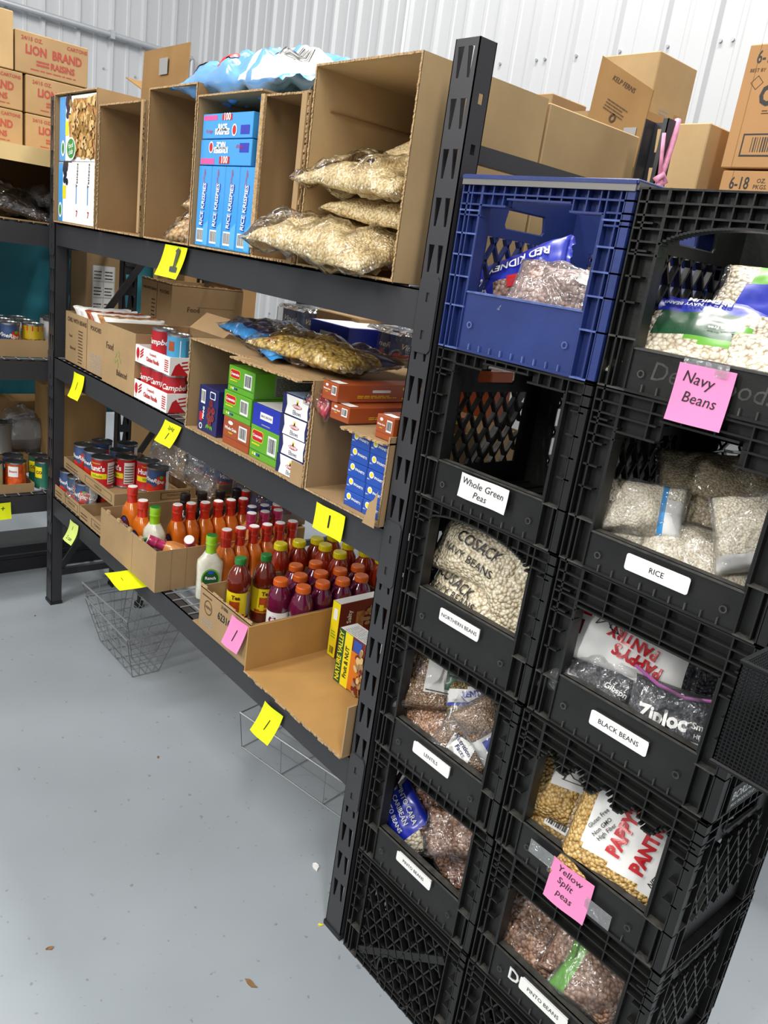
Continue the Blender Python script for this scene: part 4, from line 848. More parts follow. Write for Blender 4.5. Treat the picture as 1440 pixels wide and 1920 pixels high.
# cartons behind and above on the right
def flaps_box(name, label, x0, x1, y0, y1, z0, z1, m, flaps, prints=None, group=None, inner=KIN):
    """upright carton, open top; flaps: (side, angle from vertical, length)"""
    root = empty(name, (x0, y0, z0), label, 'cardboard box', group); W, D, H = x1-x0, y1-y0, z1-z0; t = TB
    b = MB(); b.box(0, W, 0, t, 0, H, m); b.box(0, W, D-t, D, 0, H, m); b.box(0, t, t, D-t, 0, H, m); b.box(W-t, W, t, D-t, 0, H, m); b.box(t, W-t, t, D-t, 0, t, inner)
    if prints: prints(b, W, D, H)
    b.build('carton_body', root)
    for sd, ang, ln in flaps:
        f = MB(); 
        if sd == 'F': f.box(.003, W-.003, -t, 0, 0, ln, m, T(0, t, H) @ RX(ang))
        if sd == 'B': f.box(.003, W-.003, 0, t, 0, ln, m, T(0, D - t, H) @ RX(-ang))
        if sd == 'L': f.box(-t, 0, .003, D-.003, 0, ln, m, T(t, 0, H) @ RY(-ang))
        if sd == 'R': f.box(0, t, .003, D-.003, 0, ln, m, T(W - t, 0, H) @ RY(ang))
        f.build('flap', root)
    return root
def pr_fuel(b, W, D, H): M = FF(0, 0, 0); b.text(M, '8 OZ FOAM CUPS', W*.36, H*.72, .032, BROWNINK, .01); b.lines(M, W*.1, H*.42, W*.45, H*.60, 3, BROWNINK); b.rect(M, W*.42, H + .045, W*.60, H + .11, GREY, .006)
flaps_box('opened_carton', 'opened brown carton with a printed square and raised flaps, behind the left cartons', -.89, -.44, .70, .98, 1.80, 2.055, KDK, [('L', 72, .20), ('F', -2, .155)], pr_fuel)
mb = MB(); mb.cbox(-.92, -.40, .72, 1.1, 1.40, 1.795, KDK, .003); tag(mb.build('cardboard_carton'), 'plain brown carton under the opened foam cup carton, mostly hidden', 'cardboard box')
mb = MB(); mb.cbox(-.93, -.40, .72, 1.1, 0, 1.395, KDK, .003); tag(mb.build('cardboard_carton'), 'tall plain brown carton standing on the floor behind the left rack end', 'cardboard box')
ZR = 1.535; RGp = 'cartons on the rear rack'
closed_carton('cardboard_carton', 'plain tan carton beside the rearmost post with the pink ribbon', 1.60, 1.788, 1.02, 1.36, ZR, 1.917, KLT, group=RGp)
def pr_high(b, W, D, H): M = FR(W, 0, 0); b.lines(M, D*.25, H*.15, D*.5, H*.35, 4, GREY); b.rect(M, D*.65, H*.12, D*.85, H*.32, mat('faint_stamp', '#a58355', .8))
closed_carton('cardboard_carton', 'plain tan carton raised highest in front of the white wall, right of the opened carton', 1.28, 1.475, 1.20, 1.41, 1.945, 2.150, KLT, pr_high, group=RGp)
closed_carton('cardboard_carton', 'plain tan carton supporting the highest carton on the rear rack', 1.26, 1.495, 1.18, 1.42, ZR, 1.942, KLT, group=RGp)
def pr_ferns(b, W, D, H): pass
fb = flaps_box('opened_carton', 'opened brown carton with one tall printed flap, in front of the highest carton', 1.29, 1.585, 1.01, 1.17, ZR, 1.955, KRAFT, [('L', 60, .10)], None)
f = MB(); M = T(.34, .002, .385) @ RZ(0)
f.plate([[(-.0, -.09), (.185, -.19), (.195, .0), (.01, .095)]], .004, KDK, frame((.13, -.012, .46), (1, 0, 0), (0, 0, 1)))
MM = frame((.13, -.0145, .46), (1, 0, 0), (0, 0, 1)); f.text(MM, 'KELP FERNS', .10, .018, .017, BROWNINK, .01, rot=-26); f.lines(MM @ T(.06, -.01, 0) @ RZ(-26), 0, -.03, .08, .0, 4, BROWNINK, .002); f.ring(MM, .085, -.065, .006, .011, BROWNINK, .002); f.rect(MM, .13, -.13, .17, -.09, GREY, .002)
f.build('flap', fb)['label'] = 'tall brown printed flap standing up'
closed_carton('cardboard_carton', 'small low tan carton left of the opened printed carton on the rear rack', 1.13, 1.275, 1.0, 1.17, ZR, 2.005, KRAFT, group=RGp)
def pr_cream(b, W, D, H):
    M = FF(0, 0, 0); b.text(M, '6-18', .050, H - .030, .040 if H > .27 else .034, INK, .01, sx=.7); b.text(M, 'OZ.\nPKGS.', .105, H - .030, .014, INK, .0); b.text(M, 'BEST BY', .035, H - .058, .011, BROWNINK, .0)
    if H > .2:
        b.ring(M, .040, H - .085, .014, .016, BROWNINK, .0005, 4); b.rect(M, .028, .0, .0295, H, KDK); b.text(M, 'CREAM', .135, H*.58, .062, INK, .04, sx=.80); b.lines(M, .07, H*.44, .22, H*.48, 2, BROWNINK)
        b.rect(M, .040, .026, .25, .078, INK, .0004); b.rect(M, .044, .030, .246, .074, CRB, .0007); b.bars(M, .05, .030, .24, .074, bg=False, n=26, off=.0010); b.disc(M, .12, H*.72, .013, .013, INK)
CRB = mat('orange_kraft_board', '#b88c5c', .8, var=.06, vscale=6)
closed_carton('printed_carton', 'tall carton printed with a barcode and 6-18 at the upper right edge', 1.842, 2.20, 1.02, 1.36, 1.812, 2.088, CRB, pr_cream, group=RGp)
closed_carton('printed_carton', 'lower carton printed 6-18 beneath the tall barcode carton', 1.852, 2.20, 1.02, 1.36, ZR, 1.806, CRB, pr_cream, group=RGp)
# pink ribbon on the rear post
rb = MB(); RIB = mat('pink_ribbon', '#e79ab8', .6, var=.2, vscale=60)
def ribbon(b, pts, w, m, up=(1, 0, 0)):
    P = []
    for p in pts: p = Vector(p); P += [p - Vector(up)*w/2, p + Vector(up)*w/2]
    b.add(P, [(2*i, 2*i+1, 2*i+3, 2*i+2) for i in range(len(pts)-1)], m); b.add([p + Vector((0, -.0012, 0)) for p in P], [(2*i, 2*i+2, 2*i+3, 2*i+1) for i in range(len(pts)-1)], m)
rb.tube([(1.953, .606, 1.835), (1.957, .600, 1.80), (1.960, .585, 1.74), (1.960, .578, 1.715)], .0065, RIB); rb.tube([(1.957, .560, 1.80), (1.960, .566, 1.755), (1.961, .574, 1.715)], .004, RIB)
rb.tube([(1.962, .560, 1.712), (1.966, .575, 1.722), (1.966, .59, 1.712), (1.962, .575, 1.704)], .007, RIB, cyc=True)
rb.tube([(1.962, .576, 1.712), (1.966, .560, 1.67), (1.964, .552, 1.62)], .008, RIB); rb.tube([(1.962, .578, 1.712), (1.966, .585, 1.67), (1.964, .592, 1.62)], .007, RIB)
tag(rb.build('ribbon', smooth=True), 'pink ribbon knotted around the top of the rear post', 'ribbon')

# ------------------------------------------------------------------ left rack goods
def pr_lion(b, W, D, H):
    M = FR(W, 0, 0); b.text(M, 'LION  BRAND', D*.52, H*.58, H*.30, DKRED, .03, sx=.80); b.text(M, 'RAISINS', D*.64, H*.30, H*.22, DKRED, .03, sx=.85)
    b.text(M, '24/15 OZ.', D*.22, H*.84, H*.13, DKRED, .02); b.text(M, 'CARTONS', D*.84, H*.86, H*.12, DKRED, .02); b.lines(M, D*.28, H*.24, D*.46, H*.40, 2, DKRED, fill=.6); b.lines(M, D*.2, H*.12, D*.85, H*.17, 1, DKRED, fill=.5)
LGr = 'raisin cartons stacked on the left rack'
def zbox(y0, y1, z0, z1, lab, x=-.25, w=.30): closed_carton('raisin_carton', lab, x - w, x, y0, y1, z0, z1, KRAFT, pr_lion, group=LGr)
zbox(-.262, -.012, 1.672, 1.788, 'raisin carton with red lettering in the bottom row, cut by the left image edge')
zbox(-.002, .250, 1.672, 1.788, 'raisin carton in the bottom row next to the first post')
zbox(-.262, -.012, 1.791, 1.912, 'raisin carton in the middle row, cut by the left image edge')
zbox(-.002, .250, 1.791, 1.912, 'raisin carton in the middle row right above the corner post end')
zbox(-.036, .214, 1.915, 2.045, 'topmost raisin carton with full red lettering, alone on the stack')
closed_carton('cardboard_carton', 'plain tan carton on the raisin stack at the upper left corner', -.55, -.25, -.30, -.042, 1.915, 2.094, KLT)
# big pale carton open to the aisle under the raisins
root = empty('open_carton', (-.58, -.9, 1.428), 'wide pale open carton on the left rack carrying the raisin cartons, dark bags inside', 'cardboard box')
for nm, bx, mm in (('top_panel', (0, .56, 0, 1.12, .23, .238), KYEL), ('front_flap', (.56, .564, 0, 1.12, .185, .238), KYEL), ('back_panel', (0, .004, 0, 1.12, 0, .23), KIN), ('side_panel', (0, .56, 1.116, 1.12, 0, .23), KIN), ('side_panel', (0, .56, 0, .004, 0, .23), KIN), ('bottom_panel', (0, .56, 0, 1.12, 0, .004), KIN)):
    b = MB(); b.box(*bx, mm); b.build(nm, root)
bag('raisin_bag', 'dark bag in shiny clear plastic at the front of the pale open carton', CA, (-.14, -.09, 1.475), (10, 12, 80), .26, .20, .07, G_RAISIN, seed=131, wrap=CLEAR, group='dark bags on the left rack')
bag('raisin_bag', 'dark bag in clear plastic near the corner post, right in the pale open carton', CA, (-.16, .09, 1.480), (6, 14, 100), .24, .16, .07, G_RAISIN, seed=132, wrap=CLEARH, group='dark bags on the left rack')
bag('raisin_bag', 'dark bag behind with a loose whitish plastic flap across it', CA, (-.26, -.12, 1.53), (0, 30, 60), .22, .18, .06, G_RAISIN, seed=133, wrap=CLEARH, group='dark bags on the left rack', rects=[(-.2, -.6, .6, .3, PAPER)])
# teal tarp behind the left rack
tb = MB(); P = []; nu, nv = 90, 40; TEAL = mat('teal_tarpaulin', '#2b7787', .38, coat=.15, var=.12, vscale=2)
for i in range(nu + 1):
    for j in range(nv + 1):
        y = -1.75 + 2.45*i/nu; z = .60 + .80*j/nv; P.append((-.665 + .025*noise.noise(Vector((y*2.1, z*3.4 + y, 3))) + .012*noise.noise(Vector((y*1.2 + z*9, z*10, 8))) - .02*(j < 2), y, z))
tb.add(P, [(i*(nv+1) + j, (i+1)*(nv+1) + j, (i+1)*(nv+1) + j + 1, i*(nv+1) + j + 1) for i in range(nu) for j in range(nv)], TEAL)
tp = tb.build('tarpaulin', smooth=True); sm = tp.modifiers.new('t', 'SOLIDIFY'); sm.thickness = .002; tag(tp, 'teal tarpaulin hanging behind the left rack', 'tarpaulin')

# ------------------------------------------------------------------ cans
def can(label, x, y, z0, style, r=.0375, h=.108, face=-40, group='food cans', name='food_can', lid=CANL):
    root = empty(name, (x, y, z0), label, 'can', group, 0); root.rotation_euler = (0, 0, math.radians(face)); b = MB()
    base = {'ripe': mat('tomato_label_blue', '#39517f', .35, coat=.3, var=.25, vscale=30), 'hunt': RED, 'soup': RED, 'blue': mat('sky_label', '#4aa3cf', .35, coat=.3), 'bean': mat('bean_label', '#d8571c', .35, coat=.3, var=.35, vscale=60), 'green': mat('green_label', '#1f6a52', .35, coat=.3), 'spag': mat('yellow_red_label', '#c9a91c', .35, coat=.3), 'white': PAPER, 'silver': mat('dull_grey_label', '#8f8e8a', .4, .3), 'corn': mat('pale_green_label', '#b7c48a', .4, coat=.2)}[style]
    b.lathe([(r-.001, 0), (r+.001, .001), (r+.001, .004), (r-.0005, .006), (r-.0005, h-.006), (r+.001, h-.004), (r+.001, h), (r-.001, h), (r-.002, h-.003), (r-.006, h-.004)], CANM, mats=[CANM, CANM, CANM, base, CANM, CANM, lid, lid, lid], n=32)
    A = lambda a0, a1, f0, f1, mm, off=.0004: b.arc(r - .0005, a0, a1, .006 + (h-.012)*f0, .006 + (h-.012)*f1, mm, off=off, n=12)
    t = lambda s, a, f, sz, mm, **k: b.arctext(r - .0005, a, .006 + (h-.012)*f, s, sz, mm, **k)
    if style == 'ripe':
        TM = mat('tomato_print', '#c8301d', .35, coat=.3)
        for a, f, q in ((42, .60, .020), (-26, .22, .024), (30, .20, .022), (-66, .30, .018)): b.arcdisc(r - .0005, a, .006 + (h-.012)*f, q, TM)
        b.arcdisc(r - .0005, 42, .006 + (h-.012)*.74, .006, GREENP, off=.0012)
        t('VineRipe', 0, .62, .020, WHITE, bold=.02, shear=.2, rot=-8, off=.0016); A(70, 130, .05, .95, WHITE); t('Diced', -12, .12, .012, WHITE, bold=.02, off=.0016)
    if style == 'hunt':
        A(-60, 62, .30, .50, YEL); t("Hunt's", 0, .68, .026, WHITE, bold=.03); t('Whole', 8, .40, .014, GREENP, bold=.02); A(66, 125, .10, .92, PAPER)
        for k in range(7): A(70, 118, .15 + k*.1, .18 + k*.1, INK, .0008)
        t('Tomatoes', 0, .88, .009, YEL, bold=.0)
    if style == 'soup':
        A(-180, 180, .0, .30, WHITE); t("Campbell's", 0, .66, .022, WHITE, bold=.02, shear=.25); t('2', 20, .16, .02, NBLUE, bold=.05)
        A(-60, -20, .02, .38, mat('violet_print', '#5a3a8c', .4)); A(62, 120, .32, .95, mat('soup_dark_red', '#8e1119', .4))
        for k in range(6): A(66, 116, .38 + k*.09, .405 + k*.09, WHITE, .0008)
    if style == 'blue': A(-40, -8, .55, .85, ORNG); t('CHICKEN\nNOODLE', -6, .25, .011, WHITE, bold=.02); A(20, 24, .1, .9, WHITE); A(50, 110, .08, .9, mat('sky_dark', '#357f9f', .4)); A(-75, 0, .0, .30, SBLUE, .0002)
    if style == 'bean': A(-45, 12, .50, .92, WHITE); t('Beans', -16, .72, .012, RED, bold=.02)
    if style == 'green': A(-70, -15, .40, .85, YEL); t('CO', -35, .62, .016, INK, bold=.03); A(55, 110, .05, .9, PAPER)
    if style == 'spag': A(-180, 180, .82, 1., RED); t('SPAGHETTI\nSAUCE', 0, .42, .012, INK, bold=.02)
    if style == 'white':
        for k in range(6): A(-20, 40, .25 + k*.1, .28 + k*.1, GREY)
    if style == 'corn': A(-50, 30, .0, .35, YEL); t('Corn', 0, .5, .016, GREENP, bold=.02)
    o = b.build('can_body', root); autosmooth(o)
    l = MB(); l.lathe([(r-.006, h-.0045), (r-.010, h-.003), (r-.012, h-.0045)], lid, n=24); q = l.build('lid', root); autosmooth(q)
    return root
# middle shelf left rack
LZ1, LZ2 = .9575, .4455
def pr_blank(b, nm, bx, W, D, h): pass
tray('can_tray', 'brown cardboard can tray on the middle shelf of the left rack', -.33, -.06, -.42, .018, LZ1, .062, KRAFT, group='can trays on the left rack')
ROW = ('front row', 'second row', 'third row')
for i in range(3):
    for j in range(3):
        st = [['ripe', 'spag', 'ripe', 'ripe', 'white'], ['white', 'ripe', 'ripe', 'white', 'ripe'], ['white'] * 5][i][j]
        if i == 0: y = (-.022, -.105, -.185, -.27, -.35)[j]; st = ('spag', 'ripe', 'ripe', 'ripe', 'ripe')[j]
        else: y = -.025 - j*.08
        can({'spag': 'yellow spaghetti sauce can', 'ripe': 'blue tomato can', 'white': 'white labelled can'}[st] + ', ' + ROW[i] + ' place %s from the corner post, left rack middle shelf' % ('one', 'two', 'three', 'four', 'five')[j], -.105 - i*.082, y, LZ1 + .005, st, face=-18, group='cans on the left rack middle shelf', lid=CANM, h=.112)
can('white labelled can outside the tray, beside the corner post, left rack middle shelf', -.20, .085, LZ1 + .005, 'white', face=-18, group='cans on the left rack middle shelf', lid=CANM, h=.118)
can('white labelled can standing behind the loose one beside the corner post', -.285, .10, LZ1 + .005, 'white', face=-18, group='cans on the left rack middle shelf', lid=CANM, h=.118)
# bottom shelf left rack
tray('can_tray', 'low brown cardboard tray with bean cans on the lowest shelf of the left rack', -.29, -.04, -.42, -.035, LZ2, .035, KRAFT, group='can trays on the left rack')
can('orange bean can with a white label at the front of the low tray', -.088, -.088, LZ2 + .005, 'bean', face=-16, group='cans on the lowest left shelf')
can('pale green corn can at the left image edge', -.088, -.172, LZ2 + .005, 'corn', face=-16, group='cans on the lowest left shelf')
can('dark lidded can behind the orange bean can', -.17, -.075, LZ2 + .005, 'ripe', face=-16, group='cans on the lowest left shelf')
can('dark lidded can behind the corn can', -.17, -.160, LZ2 + .005, 'bean', face=-16, group='cans on the lowest left shelf')
can('green vegetable can beside the corner post, outside the tray', -.075, .012, LZ2 + .005, 'green', face=-16, group='cans on the lowest left shelf', r=.034)
can('green vegetable can behind the one beside the corner post', -.155, .015, LZ2 + .005, 'green', face=-16, group='cans on the lowest left shelf', r=.034)
can('tall grey silver labelled can at the back of the lowest left shelf', -.34, -.075, LZ2 + .08, 'silver', face=-16, r=.048, h=.125, group='cans on the lowest left shelf')
closed_carton('cardboard_carton', 'low hidden carton under the tall silver can', -.42, -.28, -.14, .02, LZ2, LZ2 + .078, KDK)
mb = bag('wrapped_can_pack', 'shrink wrapped pale pack with a dark green print, back of the lowest left shelf', 'food pack', (-.42, .13, LZ2 + .14), (0, 0, 90), .36, .22, .13, GREY, [(lambda u, v: -.2 < u < .4 and v < -.5, DGREEN)], [], 135, wrap=CLEARH, p=6, q=.25, flat=1.)
closed_carton('cardboard_carton', 'dark brown carton at the back of the lowest left shelf', -.60, -.46, -.5, .24, LZ2, LZ2 + .26, KDK)
# tall carton of white canned goods between the racks
root = closed_carton('display_carton', 'tall brown carton with a cut window showing stacked white labelled cans, far left rack', -.36, -.20, .205, .345, LZ1, 1.345, KRAFT)
b = MB(); M = FR(.16, 0, 0); b.rect(M, .025, .03, .115, .34, mat('white_can_print', '#c9c9c4', .5))
for k in range(5):
    for j in range(2): b.rect(M, .028 + j*.043, .035 + k*.062, .068 + j*.043, .092 + k*.062, PAPER, .001); b.lines(M, .031 + j*.043, .042 + k*.062, .062 + j*.043, .08 + k*.062, 3, INK, .0014, seed=k*2 + j)
b.build('can_window', root)['label'] = 'window with white labelled cans'
closed_carton('cardboard_carton', 'brown carton standing behind the rack end on the lowest shelf of the left rack', -.40, -.12, .08, .27, LZ2, LZ2 + .36, KDK)
# ------------------------------------------------------------------ middle shelf, left to right
BI = BROWNINK
root = empty('pouch_carton', (.135, .012, ZM), 'open brown carton printed chili with beans pouches, packed full, left end of the middle shelf', 'cardboard box'); b = MB()
W, D, H = .345, .26, .172; b.box(0, W, 0, TB, 0, H, KRAFT); b.box(0, W, D-TB, D, 0, H, KRAFT); b.box(0, TB, TB, D-TB, 0, H, KRAFT); b.box(W-TB, W, TB, D-TB, 0, H, KRAFT); b.box(0, W, 0, D, 0, TB, KRAFT); b.box(TB, W-TB, TB, D-TB, TB, H*.8, KDK)
M = FF(0, 0, 0); b.text(M, 'CHILI WITH BEANS', .105, H*.86, .020, BI, .02); b.text(M, 'POUCHES', .27, H*.86, .020, BI, .02); b.rect(M, .195, .0, .198, H, BI)
b.text(M, 'Food', .05, H*.55, .014, BI, .01); b.text(M, 'Balanced', .07, H*.32, .014, BI, .01); b.lines(M, .12, H*.08, .16, H*.75, 11, BI, seed=4); b.lines(M, .22, H*.08, .33, H*.42, 7, GREY, seed=5); b.build('carton_body', root)
b = MB(); b.box(W - .008, W - .004, .0, D, 0, .012, KRAFT, T(0, 0, H - .002)); b.box(-.06, 0, .002, D - .002, 0, TB, KRAFT, T(W + .0, 0, H + .001) @ RY(-8)); b.build('flap', root)
for k in range(6):
    mm = (PAPER, WHITE, ORNG, PAPER, TAN, WHITE)[k]
    bag('food_pouch', ('first', 'second', 'third', 'fourth', 'fifth', 'sixth')[k] + ' flat food pouch from the left standing in the chili carton', 'pouch', (.135 + .035 + k*.054, .013 + .12, ZM + .160), (0, 62, 0), .07, .21, .018, mm, seed=140 + k, group='pouches in the chili carton', seal=(.1, .1), sealm=mm, n=(14, 12), flat=.8, p=4)
root = flaps_box('food_carton', 'open brown carton with printed green leaf, beside the soup can trays', .486, .725, .004, .30, ZM, ZM + .185, KRAFT, [('B', 50, .08)], None)
b = MB(); M = FF(0, -.0002, 0); b.text(M, 'Food', .055, .118, .030, BI, .01, sx=.9); b.text(M, 'Balanced', .150, .048, .026, BI, .01, sx=.85)
LF = mat('leaf_print', '#8a9450', .8)
for k, (x, y, a) in enumerate(((.105, .10, 60), (.125, .105, 100), (.11, .085, 20), (.135, .088, 130), (.095, .08, 150), (.12, .072, 80))): Mk = M @ T(x, y, 0) @ RZ(a); b.quad([(-.012, 0, .0006), (0, -.004, .0006), (.012, 0, .0006), (0, .004, .0006)], LF, Mk)
b.build('printed_lettering', root)
root = flaps_box('food_carton', 'open brown carton with torn rim, printed food balanced, back left of the middle shelf', .088, .336, .302, .585, ZM, ZM + .305, KRAFT, [('B', -25, .05)], None); root.scale = (1, 1, 1)
b = MB(); M = FR(.248, 0, 0); b.text(M, 'Food', .085, .225, .024, BI, .01); b.text(M, 'Balanced', .185, .190, .022, BI, .01); b.rect(M, .10, .235, .25, .237, KDK)
M = FF(0, 0, 0); b.text(M, 'CHILI WITH BEANS', .07, .275, .013, BI, .02); b.text(M, 'POUCHES', .19, .275, .016, BI, .02); b.rect(M, .13, .0, .133, .305, BI); b.lines(M, .09, .06, .12, .25, 14, BI, seed=6); b.lines(M, .15, .08, .23, .18, 8, GREY, seed=7)
rr = random.Random(5)
for k in range(26): x = k/26*.248; b.box(x, x + .0096, 0, .004, .303, .307 + rr.uniform(0, .005), KEDGE); b.box(.244, .248, k/26*.28, k/26*.28 + .0107, .303, .307 + rr.uniform(0, .005), KEDGE)
b.build('printed_lettering', root)
# soup trays
def pr_soup(b, nm, bx, W, D, h):
    if nm == 'front_panel':
        M = FF(0, bx[2], 0); b.text(M, 'Chicken Noodle', W*.52, h*.40, h*.34, RED, .03, sx=.72); b.text(M, "Campbell's", W*.52, h*.74, h*.2, RED, .02, shear=.3); b.disc(M, W*.08, h*.55, .010, .016, RED, .0006); b.rect(M, W*.075, h*.1, W*.085, h*.4, RED, .0007)
        for k in range(3): b.rect(M @ T(W*.20, h*(.45 + k*.16), 0) @ RZ(30), -.012, -.0022, .012, .0022, RED, .0007)
        b.lines(M, W*.86, h*.15, W*.97, h*.85, 6, RED, seed=3, fill=.55)
    if nm == 'side_panel' and bx[0] > .01:
        M = FR(bx[1], 0, 0)
        for o_ in (0, .5):
            for k in range(3): b.rect(M @ T(D*(.22 + o_), h*(.35 + k*.2), 0) @ RZ(8), -.016, -.0022, .016, .0022, RED, .0007)
            b.quad([(D*(.02 + o_), 0, .0006), (D*(.07 + o_), h*.55, .0006), (D*(.12 + o_), h*.7, .0006), (D*(.20 + o_), h*.25, .0006), (D*(.26 + o_), .0, .0006)], RED, M)
            b.quad([(D*(.36 + o_), 0, .0006), (D*(.40 + o_), h*.5, .0006), (D*(.45 + o_), h*.7, .0006), (D*(.47 + o_), 0, .0006)], RED, M)
TS = 'soup can trays'
tray('soup_tray', 'lower white and red soup can tray on the middle shelf', .722, .940, .006, .235, ZM, .055, WHITE, TS, prints=pr_soup)
tray('soup_tray', 'upper white and red soup can tray, stacked on the lower row of cans', .728, .950, .004, .235, ZM + .1075, .050, WHITE, TS, prints=pr_soup)
for i in range(3):
    for j in range(3): can('red soup can in the lower tray, %s row, %s from the left' % (('front', 'middle', 'back')[i], ('first', 'second', 'third')[j]), .722 + .0385 + j*.0705, .045 + i*.072, ZM + .0035, 'soup', r=.0335, h=.1015, face=-42 + j*14, group='red soup cans in the lower tray')
can('red soup can with a violet patch standing in the upper tray', .790, .060, ZM + .111, 'soup', r=.034, h=.103, face=-48, group='cans in the upper soup tray', lid=CANM)
can('sky blue chicken soup can standing in the upper tray', .872, .068, ZM + .111, 'blue', r=.034, h=.100, face=-42, group='cans in the upper soup tray', lid=CANM)
mb = MB(); mb.cbox(.76, 1.0, .27, .30, ZM, ZM + .17, KIN, .002); tag(mb.build('cardboard_sheet'), 'brown cardboard sheet standing behind the soup trays', 'cardboard')
# pasta carton
P_ = open_front_carton('pasta_carton', 'wide open carton of pasta boxes in the middle of the middle shelf', 1.092, 1.640, .42, ZM, .235, KRAFT, KIN, seed=11, right=True, torn=.004)
b = MB(); b.box(.30, .545, -.030, .0, .2310, .2345, KRAFT); rr = random.Random(3)
for k in range(30): b.box(.26 + k*.0095, .2695 + k*.0095, -.034 - rr.uniform(0, .010), .0, .2300, .2335, KEDGE)
b.build('torn_flap', P_)
b = MB(); b.box(.50, .545, -.004, 0, 0, .05, KRAFT); b.build('torn_flap', P_)
def pbox(label, x0, w, z0, h, style, d=.19, y=.002, rz=0., loc=None, group='pasta boxes in the wide carton'):
    root = empty('pasta_box', loc or (x0, y, z0), label, 'pasta box', group, rz); base = {'green': GREENP, 'rust': ORNG, 'blue': DBLUE, 'elbow': NBLUE, 'purple': NBLUE, 'spag': SBLUE}[style]; b = MB(); b.cbox(0, w, 0, d, 0, h, base, .0011); M = FF(0, 0, 0); MR = FR(w, 0, 0)
    if style == 'green':
        b.rrect(M, w*.08, h*.55, w*.44, h*.86, RED, .006, .0008); b.rrect(M, w*.065, h*.53, w*.455, h*.88, YEL, .007, .0005); b.text(M, 'Creamette', w*.26, h*.70, w*.075, WHITE, .03, off=.0012); b.bars(M, w*.62, h*.30, w*.90, h*.86); b.lines(M, w*.08, h*.42, w*.36, h*.50, 1, YEL, fill=.6)
        for k in range(4): b.rect(M, w*(.12 + k*.07), h*.10, w*(.17 + k*.07), h*.18, (YEL, WHITE, SBLUE, NBLUE)[k], .0007)
        b.rect(MR, d*.30, h*.12, d*.96, h*.9, mat('nutrition_grey', '#8f9486', .5), .0006); b.lines(MR, d*.32, h*.15, d*.92, h*.85, 12, INK, .001, seed=2); b.rect(M, 0, h*.24, w, h*.255, DGREEN, .0006)
    if style == 'rust':
        b.disc(M, w*.28, h*.82, w*.09, h*.07, WHITE); b.text(M, 'Whole Grain', w*.30, h*.60, w*.085, WHITE, .03); b.text(M, 'Linguine', w*.30, h*.46, w*.05, YEL, .02); b.bars(M, w*.60, h*.36, w*.90, h*.86); b.rect(M, 0, h*.26, w, h*.27, MAROON, .0006)
        b.rrect(MR, d*.35, h*.55, d*.55, h*.70, WHITE, .003, .0006); b.lines(MR, d*.2, h*.25, d*.62, h*.45, 2, YEL, seed=3); b.rect(MR, d*.68, h*.70, d*.92, h*.86, YEL, .0006); b.rect(MR, d*.68, h*.18, d*.92, h*.26, YEL, .0006); b.lines(MR, d*.68, h*.3, d*.92, h*.66, 4, TAN, seed=4)
        b.rect(FT(0, 0, h), w*.2, d*.03, w*.85, d*.12, PAPER, .0006)
    if style == 'blue': b.rect(M, w*.28, h*.38, w*.72, h*.70, WHITE); b.text(M, 'MACARONI', w*.5, h*.54, w*.07, GREY, .02, off=.001); b.rect(M, w*.35, h*.12, w*.65, h*.17, GREY); b.rect(FT(0, 0, h), .003, .005, w - .003, d - .02, PAPER, .0005)
    if style == 'elbow':
        b.quad([(w*.13, h*.02, .0006), (w*.95, h*.02, .0006), (w*.92, h*.5, .0006), (w*.96, h*.98, .0006), (w*.14, h*.98, .0006), (w*.19, h*.5, .0006)], WHITE, M); b.disc(M, w*.55, h*.52, w*.17, h*.11, RED, .001); b.text(M, 'SKINNER', w*.55, h*.52, w*.075, WHITE, .03, off=.0014); b.text(M, 'Elbows', w*.56, h*.20, w*.13, NBLUE, .01, sx=.8)
        for a in (-22, 0, 22): b.quad([(-.0028, 0, .001), (.0028, 0, .001), (.0, h*.26, .001)], YEL, M @ T(w*.55, h*.62, 0) @ RZ(a))
        b.rect(FT(0, 0, h), .003, .004, w - .003, d - .02, mat('light_blue_print', '#a9c8ee', .4), .0005)
    if style == 'purple':
        CH_ = mat('cherry_print', '#7e1f1c', .3, coat=.5, var=.3, vscale=60); b.bars(M, w*.12, h*.62, w*.34, h*.92, n=8); b.rect(M, w*.08, h*.22, w*.24, h*.42, RED); b.text(M, 'PENNE', w*.30, h*.42, h*.09, WHITE, .04, rot=86, off=.001); b.ring(M, w*.18, h*.11, .005, .008, WHITE)
        b.rrect(M, w*.58, h*.78, w*.86, h*.94, WHITE, .003); b.rrect(M, w*.61, h*.80, w*.83, h*.92, NBLUE, .003, .0010)
        for k, (u, v) in enumerate(((.66, .68), (.60, .52), (.80, .54), (.58, .38), (.78, .38), (.66, .26))): b.disc(M, w*u, h*v, .0095, .0095, CH_, .0008 + k*.0002); b.disc(M, w*u, h*v, .0035, .0035, MAROON, .0012 + k*.0002)
        for k in range(4): b.quad([(0, 0, .001), (.008, .004, .001), (.018, 0, .001), (.008, -.004, .001)], GREENP, M @ T(w*(.45 + k*.12), h*.10, 0) @ RZ(50 + k*25))
    if style == 'spag':
        b.disc(M, w*.26, h*.68, w*.12, h*.22, WHITE); b.disc(M, w*.26, h*.68, w*.08, h*.14, YEL, .0009); b.text(M, 'SPAGHETTI', w*.66, h*.56, w*.11, WHITE, .03, rot=-4, sx=.9); b.text(M, 'NET 1', w*.14, h*.36, w*.06, WHITE, .02); b.rect(M, w*.985, h*.1, w, h*.9, NBLUE, .0006)
    b.build('box_body', root); return root
ZP = ZM + .0045
pbox('dark blue upright pasta box with cherries on it, first in the wide carton', 1.130, .098, ZP, .118, 'purple', d=.12)
